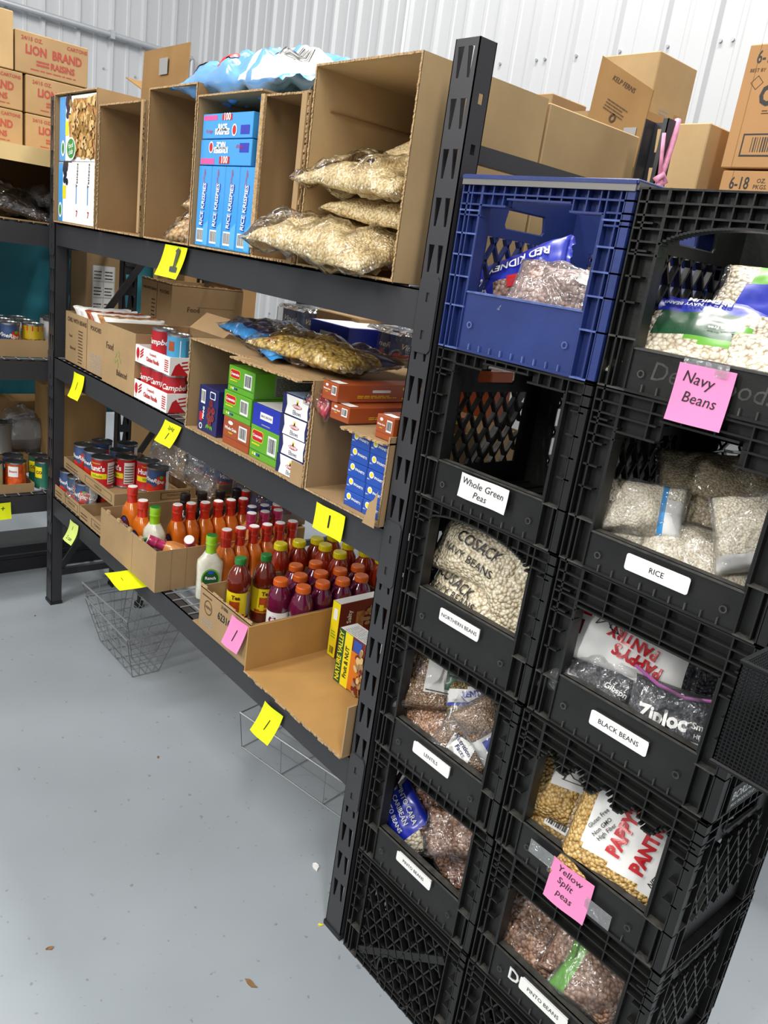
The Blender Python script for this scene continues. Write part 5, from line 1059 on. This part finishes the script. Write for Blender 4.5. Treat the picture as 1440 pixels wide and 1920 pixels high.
pbox('rust orange whole grain box at the bottom, beneath two lime green boxes', 1.262, .124, ZP, .068, 'rust')
pbox('lime green pasta box in the middle of the left pile, on the rust orange box', 1.255, .128, ZP + .0685, .063, 'green')
pbox('lime green pasta box on top of the left pile', 1.262, .120, ZP + .132, .062, 'green', y=.006)
pbox('lime green pasta box at the bottom, beneath the royal blue box', 1.390, .124, ZP, .078, 'green')
pbox('royal blue pasta box lying on the single lime green box', 1.392, .120, ZP + .0785, .051, 'blue')
for k in range(4): pbox(('lowest', 'second from bottom', 'third from bottom', 'topmost')[k] + ' white and navy elbow macaroni box of the stack of four', 1.518, .106, ZP + k*.0455, .0445, 'elbow', y=-.006 + .002*(k % 2))
pbox('lime green pasta box standing behind the left pile', 1.265, .115, ZP, .18, 'green', y=.205, d=.16)
# next carton with spaghetti
S_ = open_front_carton('pasta_carton', 'open carton without a top holding spaghetti boxes, right end of the middle shelf', 1.645, 1.895, .40, ZM, .18, KRAFT, KRAFT, seed=12, top=False, right=True)
for k in range(5):
    for j in range(2):
        pbox('blue spaghetti box, %s column, %s from the bottom' % (('left', 'right')[j], ('first', 'second', 'third', 'fourth', 'fifth')[k]), 0, .0600, 0, .0310, 'spag', d=.25, loc=(1.762 + j*.0608 + .0, .004 + .001*(k % 2), ZP + k*.0315), group='blue spaghetti boxes')
b = MB(); rr = random.Random(8); b.quad([(.215, -.012, .0), (.252, -.012, .0), (.250, -.012, .075), (.240, -.012, .055), (.228, -.012, .045), (.222, -.012, .018)], KRAFT); b.build('torn_flap', S_); b = MB(); b.box(.11, .25, -.006, .10, .1645, .168, KRAFT)
for k in range(12): b.box(.11 + k*.0115, .12 + k*.0115, -.010 - rr.uniform(0, .008), 0, .1640, .1675, KEDGE)
b.build('torn_flap', S_)
pbox('upper long rust orange whole grain box jutting across the right carton', 0, .052, 0, .037, 'rust', loc=(1.658, -.004, ZM + .204), rz=0, d=.26, group='loose rust orange pasta boxes')
pbox('lower long rust orange whole grain box beneath the other, beside the post', 0, .062, 0, .033, 'rust', loc=(1.690, -.002, ZM + .1695), rz=0, d=.26, group='loose rust orange pasta boxes')
pbox('short rust orange whole grain box end right next to the near post', 0, .05, 0, .045, 'rust', loc=(1.842, -.006, ZM + .169), d=.2, group='loose rust orange pasta boxes')
bag('red_plastic_bag', 'crumpled clear bag with red and blue print beside the rust orange boxes', CA, (1.640, .02, ZM + .195), (60, 20, 10), .07, .07, .03, mat('red_blue_print', '#a8323e', .35, coat=.4, var=.5, vscale=25), seed=150, wrap=CLEAR)
bag('pasta_bag', 'elbow pasta bag in black and bright blue packaging on the wide carton', CA, (1.270, .15, ZM + .262), (3, 2, -14), .42, .22, .045, NBLUE, [(lambda u, v: u > .25, G_PASTA), (lambda u, v: v < -.62, CBLUE), (lambda u, v: u < -.82, CBLUE)], [('ELBOWS', -.3, .1, .035, 5, WHITE, .02, 1)], 151, wrap=CLEAR, group='pasta bags on the wide carton', flat=.5, sealm=CBLUE)
bag('pasta_bag', 'golden elbow pasta bag in front, on the right end of the wide carton', CA, (1.500, .10, ZM + .268), (4, 0, 4), .34, .18, .055, G_PASTA, [(lambda u, v: v > .45, NBLUE)], [], 152, wrap=CLEAR, group='pasta bags on the wide carton', flat=.5, rects=[(-.62, -.9, -.59, .9, RED)])
pbox('long navy pasta case with a white label behind the pasta bags', 0, .17, 0, .075, 'blue', loc=(1.17, .30, ZM + .238), d=.24, group='boxes behind the pasta bags')
def shrink_pack(short, label, x0, y0, z0, nx, ny, nz, style='ripe', face=-35):
    W, D = nx*.078 + .006, ny*.078 + .006; root = tray('wrapped_can_tray', label, x0, x0 + W, y0, y0 + D, z0, .045, KDK, 'shrink wrapped can trays', cat='can tray')
    for i in range(nx):
        for j in range(ny):
            if j and i < nx - 1: continue
            can('tomato can %s from left, %s row, %s' % (('first', 'second', 'third')[i], ('front', 'back')[j], short), x0 + .042 + i*.078, y0 + .042 + j*.078, z0 + .0035, style, face=face + (i*37 % 40), group='tomato cans in shrink wrapped trays')
    b = MB(); b.cbox(-.003, W + .003, -.003, D + .003, .002, .113, CLEARH, .012); b.build('shrink_wrap', root); return root
shrink_pack('wrapped tray behind the golden pasta bag', 'shrink wrapped tray of tomato cans on the middle shelf, behind the golden pasta bag', 1.28, .40, ZM + .21, 2, 2, 1)
closed_carton('cardboard_carton', 'plain brown carton holding up the wrapped tomato cans behind the pasta bags', 1.27, 1.47, .42, .58, ZM, ZM + .206, KDK)
shrink_pack('wrapped tray right of the printed carton', 'shrink wrapped tray of tomato cans on the middle shelf, right of the rear printed carton', .80, .43, ZM + .205, 2, 2, 1)
closed_carton('cardboard_carton', 'plain brown carton below the wrapped tomato cans next to the large printed carton', .79, .99, .43, .58, ZM, ZM + .2, KDK)
closed_carton('cardboard_carton', 'plain tan carton at the back of the middle shelf, left of the navy pasta case', 1.0, 1.20, .44, .58, ZM, ZM + .325, KRAFT)
closed_carton('pasta_case', 'rust orange pasta box standing at the back of the middle shelf beside the near post', 1.60, 1.74, .42, .50, ZM, ZM + .28, ORNG)

# ------------------------------------------------------------------ lowest shelf
def pr_tray(b, nm, bx, W, D, h):
    if nm in ('front_panel',): M = FF(0, bx[2], 0); b.lines(M, W*.05, h*.25, W*.30, h*.75, 2, BI, seed=9); 
    elif nm == 'side_panel' and bx[0] > .01: M = FR(bx[1], 0, 0)
    else: return
    x0, x1 = (W*.45, W*.95) if nm == 'front_panel' else (D*.55, D*.92)
    for q in ((x0, h*.2, x1, h*.24), (x0, h*.76, x1, h*.8), (x0, h*.2, x0 + .003, h*.8), (x1 - .003, h*.2, x1, h*.8)): b.rect(M, *q, BI)
    b.text(M, 'TOMATOES', (x0 + x1)/2, h*.5, h*.3, BI, .0)
tray('can_tray', 'lower brown can tray in torn film at the left end of the lowest shelf', .05, .30, .010, .33, ZBT, .045, KRAFT, 'brown can trays', prints=pr_tray)
for i in range(3):
    for j in range(3): can('tomato can in the lower tray, %s from the front, %s from the left' % (('first', 'second', 'third')[i], ('first', 'second', 'third')[j]), .05 + .043 + j*.078, .053 + i*.08, ZBT + .0035, 'ripe', face=-50 - j*12, group='tomato cans in the lower tray')
b = bag('torn_film', 'crumpled torn shrink film on the lower can tray', 'plastic film', (.24, .045, ZBT + .075), (70, 10, 10), .16, .12, .05, CLEARH, seed=160, lump=.6)
tray('can_tray', 'empty low brown tray in front on the lowest shelf, left of the dressing carton', .315, .560, .006, .20, ZBT, .048, KRAFT, 'brown can trays', prints=pr_tray)
closed_carton('cardboard_carton', 'brown carton supporting the right half of the upper tomato tray', .32, .56, .215, .37, ZBT, ZBT + .108, KDK)
ZU = ZBT + .112
tray('can_tray', 'upper brown can tray of tomato cans, stacked on the lower cans', .060, .530, .040, .340, ZU, .042, KRAFT, 'brown can trays', prints=pr_tray)
for i, (x, y, st, lab) in enumerate(((.145, .085, 'ripe', 'first from the left in the front row'), (.228, .090, 'ripe', 'second from the left in the front row'), (.314, .085, 'hunt', 'leftmost red labelled one'), (.330, .165, 'hunt', 'middle red labelled one with its nutrition table showing'), (.388, .220, 'hunt', 'rightmost red labelled one'), (.470, .220, 'ripe', 'big tomato picture, furthest right in the tray'), (.075+.03, .165, 'ripe', 'left end of the second row'), (.15, .245, 'ripe', 'back row behind the others'), (.24, .180, 'ripe', 'centre of the second row'))):
    can('tomato can in the upper tray, ' + lab, x, y, ZU + .0035, st, face=(-58, -52, -62, -100, -30, -48, -50, -50, -50)[i], group='tomato cans in the upper tray', r=.0375 if st == 'ripe' else .0385)
bag('torn_film', 'big crumpled clear film over the tomato cans at the back of the lowest shelf', 'plastic film', (.42, .36, ZU + .10), (40, 10, 20), .34, .16, .10, CLEARH, seed=161, lump=.7)
shrink_pack('wrapped rear tray on the lowest shelf', 'shrink wrapped tomato can tray at the back of the lowest shelf, behind the loose cans', .345, .40, ZBT + .13, 3, 2, 1)
closed_carton('cardboard_carton', 'brown carton at the back of the lowest shelf below the wrapped tomato tray', .33, .59, .40, .58, ZBT, ZBT + .125, KDK)
shrink_pack('wrapped tray behind the dressing bottles', 'lower shrink wrapped tray of tomato cans behind the orange dressing bottles', .62, .43, ZBT + .10, 3, 2, 1)
tray('can_tray', 'brown tray lying on the wrapped tomato cans just below the middle shelf beam', .60, .86, .40, .60, ZBT + .225, .05, KRAFT, 'brown can trays')
closed_carton('cardboard_carton', 'brown carton below the wrapped tomato cans behind the dressing bottles', .61, .87, .50, .59, ZBT, ZBT + .095, KDK)
# dressing carton
def pr_torn(b, nm, bx, W, D, h):
    rr = random.Random(len(nm)); 
    if nm == 'front_panel':
        for k in range(4): b.box(W*(.12 + .2*k), W*(.12 + .2*k) + .02, -.002, bx[3] + .002, h - .002, h + .009, KEDGE)
        b.rect(FF(0, 0, 0), W*.60, 0, W*.603, h, KDK)
    if nm == 'side_panel' and bx[0] > .01: b.rect(FR(W, 0, 0), D*.10, 0, D*.103, h, KDK); b.rect(FR(W, 0, 0), D*.20, 0, D*.203, h, KDK)
tray('bottle_carton', 'cut down brown carton full of orange dressing bottles, jutting over the lowest beam', .575, .985, -.022, .46, ZBT, .130, KRAFT, prints=pr_torn, cat='cardboard box')
DRS = mat('orange_dressing', '#cf6a18', .18, coat=.8, spec=.6); DRS2 = mat('pale_orange_dressing', '#cf8c4a', .2, coat=.8); RANCH = mat('ranch_dressing', '#d9d8c6', .2, coat=.8, var=.08, vscale=90); SHR = mat('red_shrink_seal', '#cc2a16', .28, coat=.6, var=.35, vscale=55); SHP = mat('pink_shrink_seal', '#b5305f', .28, coat=.6, var=.35, vscale=90); SHB = mat('blue_shrink_seal', '#24356f', .28, coat=.6, var=.5, vscale=90); SHG = mat('lime_shrink_seal', '#8fc21a', .3, coat=.5); CAPG = mat('green_cap', '#1b7a2c', .35, coat=.3); CAPW = mat('white_cap_top', '#e8e6e4', .45); BLKC = mat('black_cap', '#17171a', .3, coat=.4); SOY = mat('dark_sauce', '#1d1210', .15, coat=.8)
def bottle_proto(kind):
    root = empty('dressing_bottle', (0, 0, -5), 'x', 'bottle'); b = MB()
    liq, seal, cap = {'red': (DRS, SHR, CAPW), 'pink': (DRS2, SHP, CAPW), 'blue': (DRS2, SHB, CAPW), 'ranch': (RANCH, SHG, CAPG), 'black': (SOY, BLKC, BLKC)}[kind]
    prof = [(.020, 0), (.0245, .003), (.0255, .012), (.0255, .07), (.0265, .10), (.0255, .118), (.0205, .134), (.0155, .145)]
    b.lathe(prof, liq, n=28, ex=1.42, ey=.88, sq=.35); b.v = [Vector((v.x*(1 if v.z < .13 else .78), v.y*(1 if v.z < .13 else 1.1), v.z)) for v in b.v]
    o = b.build('bottle_body', root); autosmooth(o)
    s = MB(); s.lathe([(.0160, .143), (.0152, .150), (.0150, .160), (.0160, .169), (.0172, .172), (.0160, .175), (.0168, .180), (.0168, .194), (.0160, .197)], seal, n=22); o = s.build('shrink_seal', root); autosmooth(o)
    c = MB(); c.lathe([(.0155, .196), (.0145, .1985), (.0, .1988)], cap, n=22); c.build('cap_top', root)
    L_ = MB()
    if kind in ('red', 'ranch'):
        LB = mat('dressing_label', '#2a1c2e', .3, coat=.5) if kind == 'red' else DGREEN
        for sg in (-1, 1):
            M = FF(0, -.0258*.92*1.0, 0) if sg < 0 else frame((0, .0258*.92, 0), (-1, 0, 0), (0, 0, 1))
            L_.disc(M, 0, .068, .027, .033, LB if kind == 'red' else GREENP, .0004); L_.disc(M, 0, .068, .023, .028, MAROON if kind == 'red' else LB, .0008); L_.text(M, 'Western' if kind == 'red' else 'Ranch', 0, .072, .013, WHITE, .02, off=.0012); L_.disc(M, 0, .09, .009, .006, SBLUE, .001)
            if kind == 'ranch': L_.rect(M, -.02, .018, .02, .036, SBLUE, .001); L_.rect(M, -.022, .010, .022, .018, ORNG, .001)
            L_.build('front_label' if sg < 0 else 'back_label', root); L_ = MB()
    return root
BP = {k: bottle_proto(k) for k in ('red', 'pink', 'blue', 'ranch', 'black')}; used = set()
def bottle(kind, label, x, y, z=ZBT + .004, rz=0., tilt=0., group=None, rot=None):
    o = BP[kind] if kind not in used else dup(BP[kind], (0, 0, 0), label); used.add(kind)
    o['label'] = label; o.location = (x, y, z); o.rotation_euler = rot if rot else (math.radians(tilt), 0, math.radians(rz)); o['group'] = group or {'red': 'orange dressing bottles', 'pink': 'pink capped dressing bottles', 'blue': 'blue capped dressing bottles', 'ranch': 'green capped ranch bottles', 'black': 'black capped sauce bottles'}[kind]; return o
ORD = ('first', 'second', 'third', 'fourth', 'fifth', 'sixth', 'seventh', 'eighth')
def lying(c, d):
    d = Vector(d).normalized(); p = Vector(c) - d*.199; return (p.x, p.y, p.z, 0, 0, None, d.to_track_quat('Z', 'Y').to_euler())
bottle('red', 'orange dressing bottle standing highest at the left corner of the carton, its round label showing', .648, .050, ZBT + .022, 6)
bottle('red', 'orange dressing bottle second from the left carton corner, just left of the ranch bottle', .738, .045, ZBT + .004, 6)
bottle('ranch', 'green capped ranch bottle standing in the dressing carton', .805, .055, ZBT + .003, 14, 0)
for k in range(6): bottle('red', 'orange dressing bottle, %s from the front in the left carton row' % ORD[k], .805 + (k > 1)*.005, .130 + k*.047, rz=-2 + k % 3)
for k in range(3): bottle('red', 'orange dressing bottle at the back of the carton, %s of the three under the beam' % ORD[k], (.735, .812, .90)[k], .440 + .012*(k % 2) - .02*(k == 0), rz=3)
for k in range(4): bottle('black', 'black capped dark sauce bottle, %s from the front behind the left row' % ORD[k], .718, (.20, .262, .330, .392)[k], ZBT + .006, rz=2)
for k in range(3): bottle('blue', 'blue capped pale dressing bottle, %s from the front' % ORD[k], .890, .350 + k*.048, rz=-3)
for k in range(3): bottle('pink', 'pink capped pale dressing bottle standing, %s from the front' % ORD[k], .945, .315 + k*.050, rz=2 + 2*k)
for k in range(6): bottle('red', 'orange dressing bottle, %s from the front in the loose right row' % ORD[k], 1.052, .165 + k*.047, rz=2 - k % 3)
bottle('ranch', 'green capped ranch bottle standing alone between the two cartons', 1.074, .104, ZBT + .002, 70)
bottle('pink', 'pink capped bottle lying with its cap toward the carton corner', *lying((.865, .005, .578), (-.42, -.72, .32)))
bottle('pink', 'pink capped bottle lying flat with its white cap end facing out', *lying((.962, .092, .602), (.52, -.42, .72)))
bottle('blue', 'blue capped bottle lying on its side at the back, right of the upright ones', 1.00, .46, ZBT + .075, rot=(math.radians(80), 0, math.radians(-70)))
# tea bottles and drinks
b = MB(); b.box(1.19, 1.47, -.004, .18, ZBT + .0005, ZBT + .0035, KRAFT); tag(b.build('cardboard_sheet'), 'flat brown cardboard sheet under the low tea carton', 'cardboard')
def pr_62(b, nm, bx, W, D, h):
    if nm == 'front_panel':
        M = FF(0, 0, 0); b.text(M, '62316', W*.50, h*.62, .030, INK, .02, sx=.85); b.text(M, '31006', W*.50, h*.88, .014, INK, .01); b.ring(M, W*.18, h*.60, .018, .021, BI, .0006); b.text(M, 'HEINZ', W*.18, h*.60, .011, BI, .01); b.lines(M, W*.06, h*.15, W*.32, h*.36, 3, GREY, seed=12); b.lines(M, W*.05, h*.83, W*.25, h*.93, 1, BI, seed=13)
        rr = random.Random(2)
        for k in range(16): b.box(W*k/16, W*(k+1)/16, 0, bx[3], h - .003, h + rr.uniform(0, .009), KEDGE)
tray('bottle_carton', 'low cut brown carton stamped 62316, holding tea and purple drink bottles', 1.222, 1.482, -.004, .44, ZBT + .004, .118, KRAFT, prints=pr_62, cat='cardboard box')
TEA = mat('red_brown_tea', '#7a2412', .12, coat=.9, spec=.7, trans=.25); PUR = mat('magenta_drink', '#7c1746', .10, coat=.9, spec=.7, trans=.35); REDD = mat('orange_red_drink', '#b3310f', .10, coat=.9, spec=.7, trans=.35); OCAP = mat('orange_cap', '#e0681a', .38, coat=.2, bump=.3, bscale=300); YCAP = mat('yellow_cap', '#f2e214', .38, coat=.2, bump=.3, bscale=300)
def tea(label, x, y, rz):
    root = empty('tea_bottle', (x, y, ZBT + .008), label, 'bottle', 'green capped tea bottles', rz); b = MB()
    b.lathe([(.026, 0), (.031, .004), (.032, .012), (.030, .02), (.032, .026), (.032, .030), (.030, .033), (.030, .105), (.032, .108), (.033, .118), (.033, .135), (.028, .155), (.018, .172), (.0135, .178), (.0135, .184)], TEA, n=32); o = b.build('bottle_body', root); autosmooth(o)
    l = MB(); l.lathe([(.0306, .033), (.0306, .105)], YEL, n=32); l.v = l.v; 
    for a0, a1, mm in ((60, 110, GREY), ): l.arc(.0306, a0, a1, .035, .103, mm, n=8)
    FRU = mat('fruit_print', '#c8501a', .4, coat=.4, var=.4, vscale=50); l.arc(.0308, -35, 20, .050, .080, FRU, n=8); l.arc(.0309, -30, -8, .040, .058, YEL, n=6, off=.0008); l.arctext(.0306, -2, .091, 'Tea', .016, MAROON, bold=.04); l.arc(.0307, -60, 50, .035, .043, FRU, n=8)
    l.build('wrap_label', root)
    c = MB(); c.lathe([(.0155, .181), (.0162, .183), (.0162, .196), (.0150, .199), (0, .1992)], CAPG, n=24); c.build('cap', root)
tea('green capped tea bottle with yellow label, in front in the low carton', 1.266, .086, -40); tea('green capped tea bottle with yellow label, behind the first one', 1.270, .165, -15)
def drink_proto(nm, liq, cap, h=.175, r=.0315, lb=None):
    root = empty(nm, (0, 0, -5), 'x', 'bottle'); b = MB()
    b.lathe([(r*.8, 0), (r, .006), (r, .018), (r*.93, .023), (r*.93, .030), (r*.93, h*.52), (r, h*.55), (r*1.02, h*.62), (r*1.0, h*.70), (r*.86, h*.80), (r*.60, h*.87), (.0165, h*.90), (.0165, h*.925)], liq, n=30); o = b.build('bottle_body', root); autosmooth(o)
    l = MB(); l.arc(r*.93, -180, 180, .032, h*.50, lb or PAPER, n=30); l.arctext(r*.93, -38, h*.36, 'G', .03, PUR if not lb else WHITE, bold=.05); l.arc(r*.93, 20, 100, .034, h*.30, GREY, off=.001); l.build('wrap_label', root)
    c = MB(); c.lathe([(.0188, h*.905), (.0195, h*.91), (.0195, h*.985), (.0182, h), (0, h + .0004)], cap, n=26); 
    for k in range(26): a = 2*PI*k/26; c.box(-.0006, .0006, .0192, .0202, h*.91, h*.98, cap, RZ(math.degrees(a)))
    c.build('cap', root); return root
PD = drink_proto('drink_bottle', PUR, OCAP); YD = drink_proto('drink_bottle', REDD, YCAP, h=.195, r=.031, lb=ORNG); fst = {0: 1, 1: 1}
def drink(k, label, x, y, z):
    P0 = (PD, YD)[k]; o = P0 if fst[k] else dup(P0, (0, 0, 0), label); fst[k] = 0; o['label'] = label; o.location = (x, y, z); o.rotation_euler = (0, 0, math.radians(random.Random(x*99 + y).uniform(-30, 10))); o['group'] = ('orange capped purple drinks', 'yellow capped orange drinks')[k]
ZD = ZBT + .0075
op = [(1.444, .172), (1.440, .238), (1.446, .302), (1.446, .368), (1.382, .142), (1.378, .208), (1.383, .274), (1.387, .338), (1.386, .403), (1.315, .236), (1.319, .302)]
for k, (x, y) in enumerate(op):
    lab = 'orange capped purple drink bottle, ' + (('right row, %s from the front' % ORD[k]) if k < 4 else ('middle row, %s from the front' % ORD[k - 4]) if k < 9 else ('left row, %s from the front' % ORD[k - 9])); drink(0, lab, x, y, ZD)
yp = [(1.230, .245 + .0), (1.231, .312), (1.231, .378), (1.298, .374), (1.320, .440), (1.260, .445), (1.290, .51), (1.355, .475), (1.40, .53), (1.345, .545)]
yp = [(1.195, .262), (1.195, .328), (1.195, .394), (1.262, .462), (1.328, .475), (1.255, .380), (1.320, .385), (1.190, .460), (1.394, .485), (1.30, .545)]
for k, (x, y) in enumerate(yp): drink(1, 'yellow capped orange drink bottle, %s' % ('front one between the tea bottle and the purple drinks', 'second along the left edge', 'third along the left edge', 'middle of the back group', 'right of the middle of the back group', 'just behind the left purple drinks', 'directly behind the purple left row', 'far back left corner', 'rightmost near the post', 'rearmost of all')[k], x, y, (ZBT + .004 if not (1.222 < x < 1.482 and y < .44) else ZD) if not (k in (0, 1, 2)) else ZBT + .004)
# granola carton
root = empty('open_carton', (1.486, -.016, ZBT - .002), 'open brown carton with granola boxes at the right end of the lowest shelf', 'cardboard box'); W, D, H = .405, .50, .125
KSH = cardm('golden_kraft_board', '#b98f55', 0)
rr = random.Random(4)
b = MB(); b.box(0, W, 0, D, 0, TB, KSH); 
for k in range(40): b.box(W*k/40, W*(k+1)/40, -rr.uniform(0, .006), 0, 0, TB, KEDGE)
b.build('bottom_panel', root); b = MB(); b.box(0, TB, 0, D, TB, H, KSH); b.build('side_panel', root); b = MB(); b.box(W-TB, W, .0, D, TB, H*1.0, KRAFT); b.build('side_panel', root); b = MB(); b.box(TB, W-TB, D-TB, D, TB, H, KSH); b.build('back_panel', root)
def granola(label, loc, rz, w, h, d, style):
    root = empty('granola_box', loc, label, 'granola bar box', 'granola bar boxes', rz); b = MB(); b.cbox(0, w, 0, d, 0, h, MAROON, .0011, faces={'L': YEL, 'U': PAPER}); M = FF(0, 0, 0)
    if style == 'front':
        b.rect(M, 0, 0, w*.17, h, DGREEN); b.text(M, 'NATURE VALLEY', w*.085, h*.5, w*.150, YEL, .02, rot=90, sx=.80, off=.001); b.rect(M, w*.17, 0, w*.36, h, YEL); b.text(M, 'Fruit & NUT', w*.265, h*.46, w*.13, INK, .03, rot=90, sx=.85, off=.001)
        OG = mat('warm_orange_print', '#d8741c', .4, coat=.3); b.rect(M, w*.36, h*.02, w*.62, h*.75, OG, .0005); b.rect(M, w*.40, h*.76, w*.60, h*.97, SBLUE, .0008)
        r2 = random.Random(3)
        for k in range(70):
            u, v = r2.random(), r2.random(); x = w*(.52 + u*.40 - .10*(1 - v)*0); y = h*(.04 + v*.78); Mk = M @ T(x, y, .0010 + k*.00005) @ RZ(r2.uniform(0, 180)); b.disc(Mk, 0, 0, .010, .006, (TAN, KRAFT, MAROON, KYEL)[k % 4], 0, 9)
        b.text(M, 'F', w*.86, h*.92, .012, WHITE, .03); MU = FT(0, 0, h); b.lines(MU, w*.1, d*.1, w*.9, d*.9, 7, GREY, seed=20)
    else:
        ML = frame((0, d, 0), (0, -1, 0), (0, 0, 1)); b.rect(ML, d*.2, h*.66, d*.75, h*.88, WHITE); b.bars(ML, d*.2, h*.02, d*.9, h*.22); b.rect(M, 0, 0, w, h, YEL, .0004); b.rect(M, .008, h*.68, w - .008, h*.88, WHITE, .0008); b.bars(M, .006, h*.03, w - .006, h*.2); b.lines(M, .006, h*.35, w - .006, h*.5, 3, GREENP, .0008)
        MR = FR(w, 0, 0); b.text(MR, 'Sweet & Salty', d*.2, h*.5, .02, WHITE, .02, rot=90); b.rect(MR, d*.34, h*.1, d*.5, h*.8, TAN, .0006)
        r2 = random.Random(6)
        for k in range(30): b.disc(MR, d*(.5 + r2.random()*.42), h*(.1 + r2.random()*.8), .010, .006, (TAN, KYEL, KRAFT)[k % 3], .001 + k*.00004, 9)
        b.lines(FT(0, 0, h), w*.1, d*.05, w*.9, d*.6, 3, PAPER, seed=22, vertical=True)
    b.build('box_body', root); return root
granola('granola box standing in front, green and yellow end with oats picture beside the post', (1.625, .160, ZBT + .0045), 0, .150, .145, .055, 'front')
granola('maroon granola box standing sideways with a yellow end, behind the front one', (1.510, .225, ZBT + .0045), 0, .032, .157, .17, 'side')
granola('granola box leaning at the back right between the other two and the post', (1.66, .235, ZBT + .0045), 0, .11, .145, .05, 'front')

# ------------------------------------------------------------------ below the shelf
def wire_basket(label, x0, x1, y0, y1, z0, z1, fl, nr=6, nv=9, rz=0., name='wire_basket'):
    cx, cy = (x0 + x1)/2, (y0 + y1)/2; root = empty(name, (cx, cy, z0), label, 'wire basket', 'wire baskets under the rack', rz); hx, hy = (x1-x0)/2, (y1-y0)/2; H = z1-z0
    def ringp(t): a, c = hx + fl*t, hy + fl*t; return [(-a, -c, H*t), (a, -c, H*t), (a, c, H*t), (-a, c, H*t)]
    b = MB()
    for k in range(nr + 1): b.tube([(p[0], p[1], p[2] + .003) for p in ringp(k/nr)], .0015 if k < nr else .0035, CHROME, cyc=True)
    b.build('ring_wires', root); b = MB()
    for k in range(nv + 1):
        t = -1 + 2*k/nv
        for s in (-1, 1):
            b.tube([(t*hx, s*hy, .003), (t*(hx+fl), s*(hy+fl), H)], .0012, CHROME, n=5); b.tube([(s*hx, t*hy, .003), (s*(hx+fl), t*(hy+fl), H)], .0012, CHROME, n=5)
        b.tube([(t*hx, -hy, .003), (t*hx, hy, .003)], .0012, CHROME, n=5); b.tube([(-hx, t*hy, .003), (hx, t*hy, .003)], .0012, CHROME, n=5)
    b.build('upright_wires', root)
wire_basket('flared wire basket on the floor under the left half of the main rack', .42, .70, .055, .15, 0, .17, .045, 5, 4, 0)
wire_basket('second wire basket nested inside the flared one on the floor', .40, .66, .06, .15, .05, .22, .045, 4, 3, 3)
wire_basket('low wide wire basket on the floor below the granola carton', 1.20, 1.72, .22, .44, 0, .12, .01, 1, 3, 10)
b = MB(); b.cyl((.20, .30, 0), (.20, .30, .02), .02, DARKPL); b.tube([(.20, .30, .02), (.20, .30, .16), (.22, .30, .20)], .009, DARKPL); b.box(.18, .26, .28, .32, .195, .225, DARKPL); b.cyl((.185, .279, .20), (.185, .265, .20), .012, CHROME); tag(b.build('caster_bracket'), 'small black caster bracket with a bright cap, under the left part of the rack', 'bracket')
# black mesh bin at the right edge
MESHB = mat('black_wire_mesh', '#19191a', .4, .5)
root = empty('mesh_bin', (2.634, -.075, .945), 'black wire mesh bin hooked to the right side of the right crate stack', 'mesh bin'); b = MB(); W, D, H = .30, .20, .14
for k in range(61): b.box(W*k/60, W*k/60 + .0014, 0, .0014, 0, H, MESHB)
for k in range(29): b.box(0, W, .0003, .0017, H*k/28, H*k/28 + .0014, MESHB)
for k in range(41): b.box(0, .0014, D*k/40, D*k/40 + .0014, 0, H, MESHB); b.box(W - .0014, W, D*k/40, D*k/40 + .0014, 0, H, MESHB)
for k in range(29): b.box(0, .0014, 0, D, H*k/28, H*k/28 + .0014, MESHB); b.box(W-.0014, W, 0, D, H*k/28, H*k/28 + .0014, MESHB)
b.build('mesh_panel', root); b = MB()
for z in (0, H): b.tube([(0, 0, z), (W, 0, z), (W, D, z), (0, D, z)], .0035, MESHB, cyc=True)
b.box(0, W, 0, D, -.002, 0, MESHB); b.build('rim', root); b = MB(); b.tube([(0, .12, H), (-.006, .12, H + .02), (-.006, .12, H + .06)], .002, MESHB); b.tube([(0, .18, H), (-.006, .18, H + .02), (-.006, .18, H + .06)], .002, MESHB); b.build('hook', root)
# floor litter
LT = mat('dry_scrap', '#8a6a45', .9)
def scrap(label, x, y, s, m, seed):
    b = MB(); r2 = random.Random(seed); n = 9; P = [(s*math.cos(2*PI*k/n)*r2.uniform(.4, 1), s*.45*math.sin(2*PI*k/n)*r2.uniform(.5, 1), .001 + r2.uniform(0, .003)) for k in range(n)]
    b.add(P + [(p[0], p[1], .0004) for p in P], [tuple(range(n)), tuple(range(2*n - 1, n - 1, -1))] + [(k, n + k, n + (k+1) % n, (k+1) % n) for k in range(n)], m); o = b.build('floor_scrap'); o.location = (x, y, 0); o.rotation_euler = (0, 0, r2.uniform(0, 6)); tag(o, label, 'scrap', 'scraps on the floor')
SCR = [[1.636, -0.533], [1.941, -0.226], [1.743, 0.085], [1.898, -0.013], [0.125, -0.083], [1.146, -0.061]]
scrap('small curled brown leaf scrap on the floor at the lower left', SCR[0][0], SCR[0][1], .012, LT, 1)
scrap('brown fibre scrap on the floor near the bottom edge', SCR[1][0], SCR[1][1], .018, LT, 2)
scrap('pale torn plastic scrap on the floor just left of the near post', SCR[2][0], SCR[2][1], .020, PAPER, 3)
scrap('tiny yellow crumb on the floor at the foot of the near post', SCR[3][0], SCR[3][1], .008, YEL, 4)
scrap('tiny dark crumb on the floor at the left edge under the main beam', SCR[4][0], SCR[4][1], .006, LT, 5)
scrap('small brown crumb on the floor below the left part of the rack', SCR[5][0], SCR[5][1], .007, LT, 6)
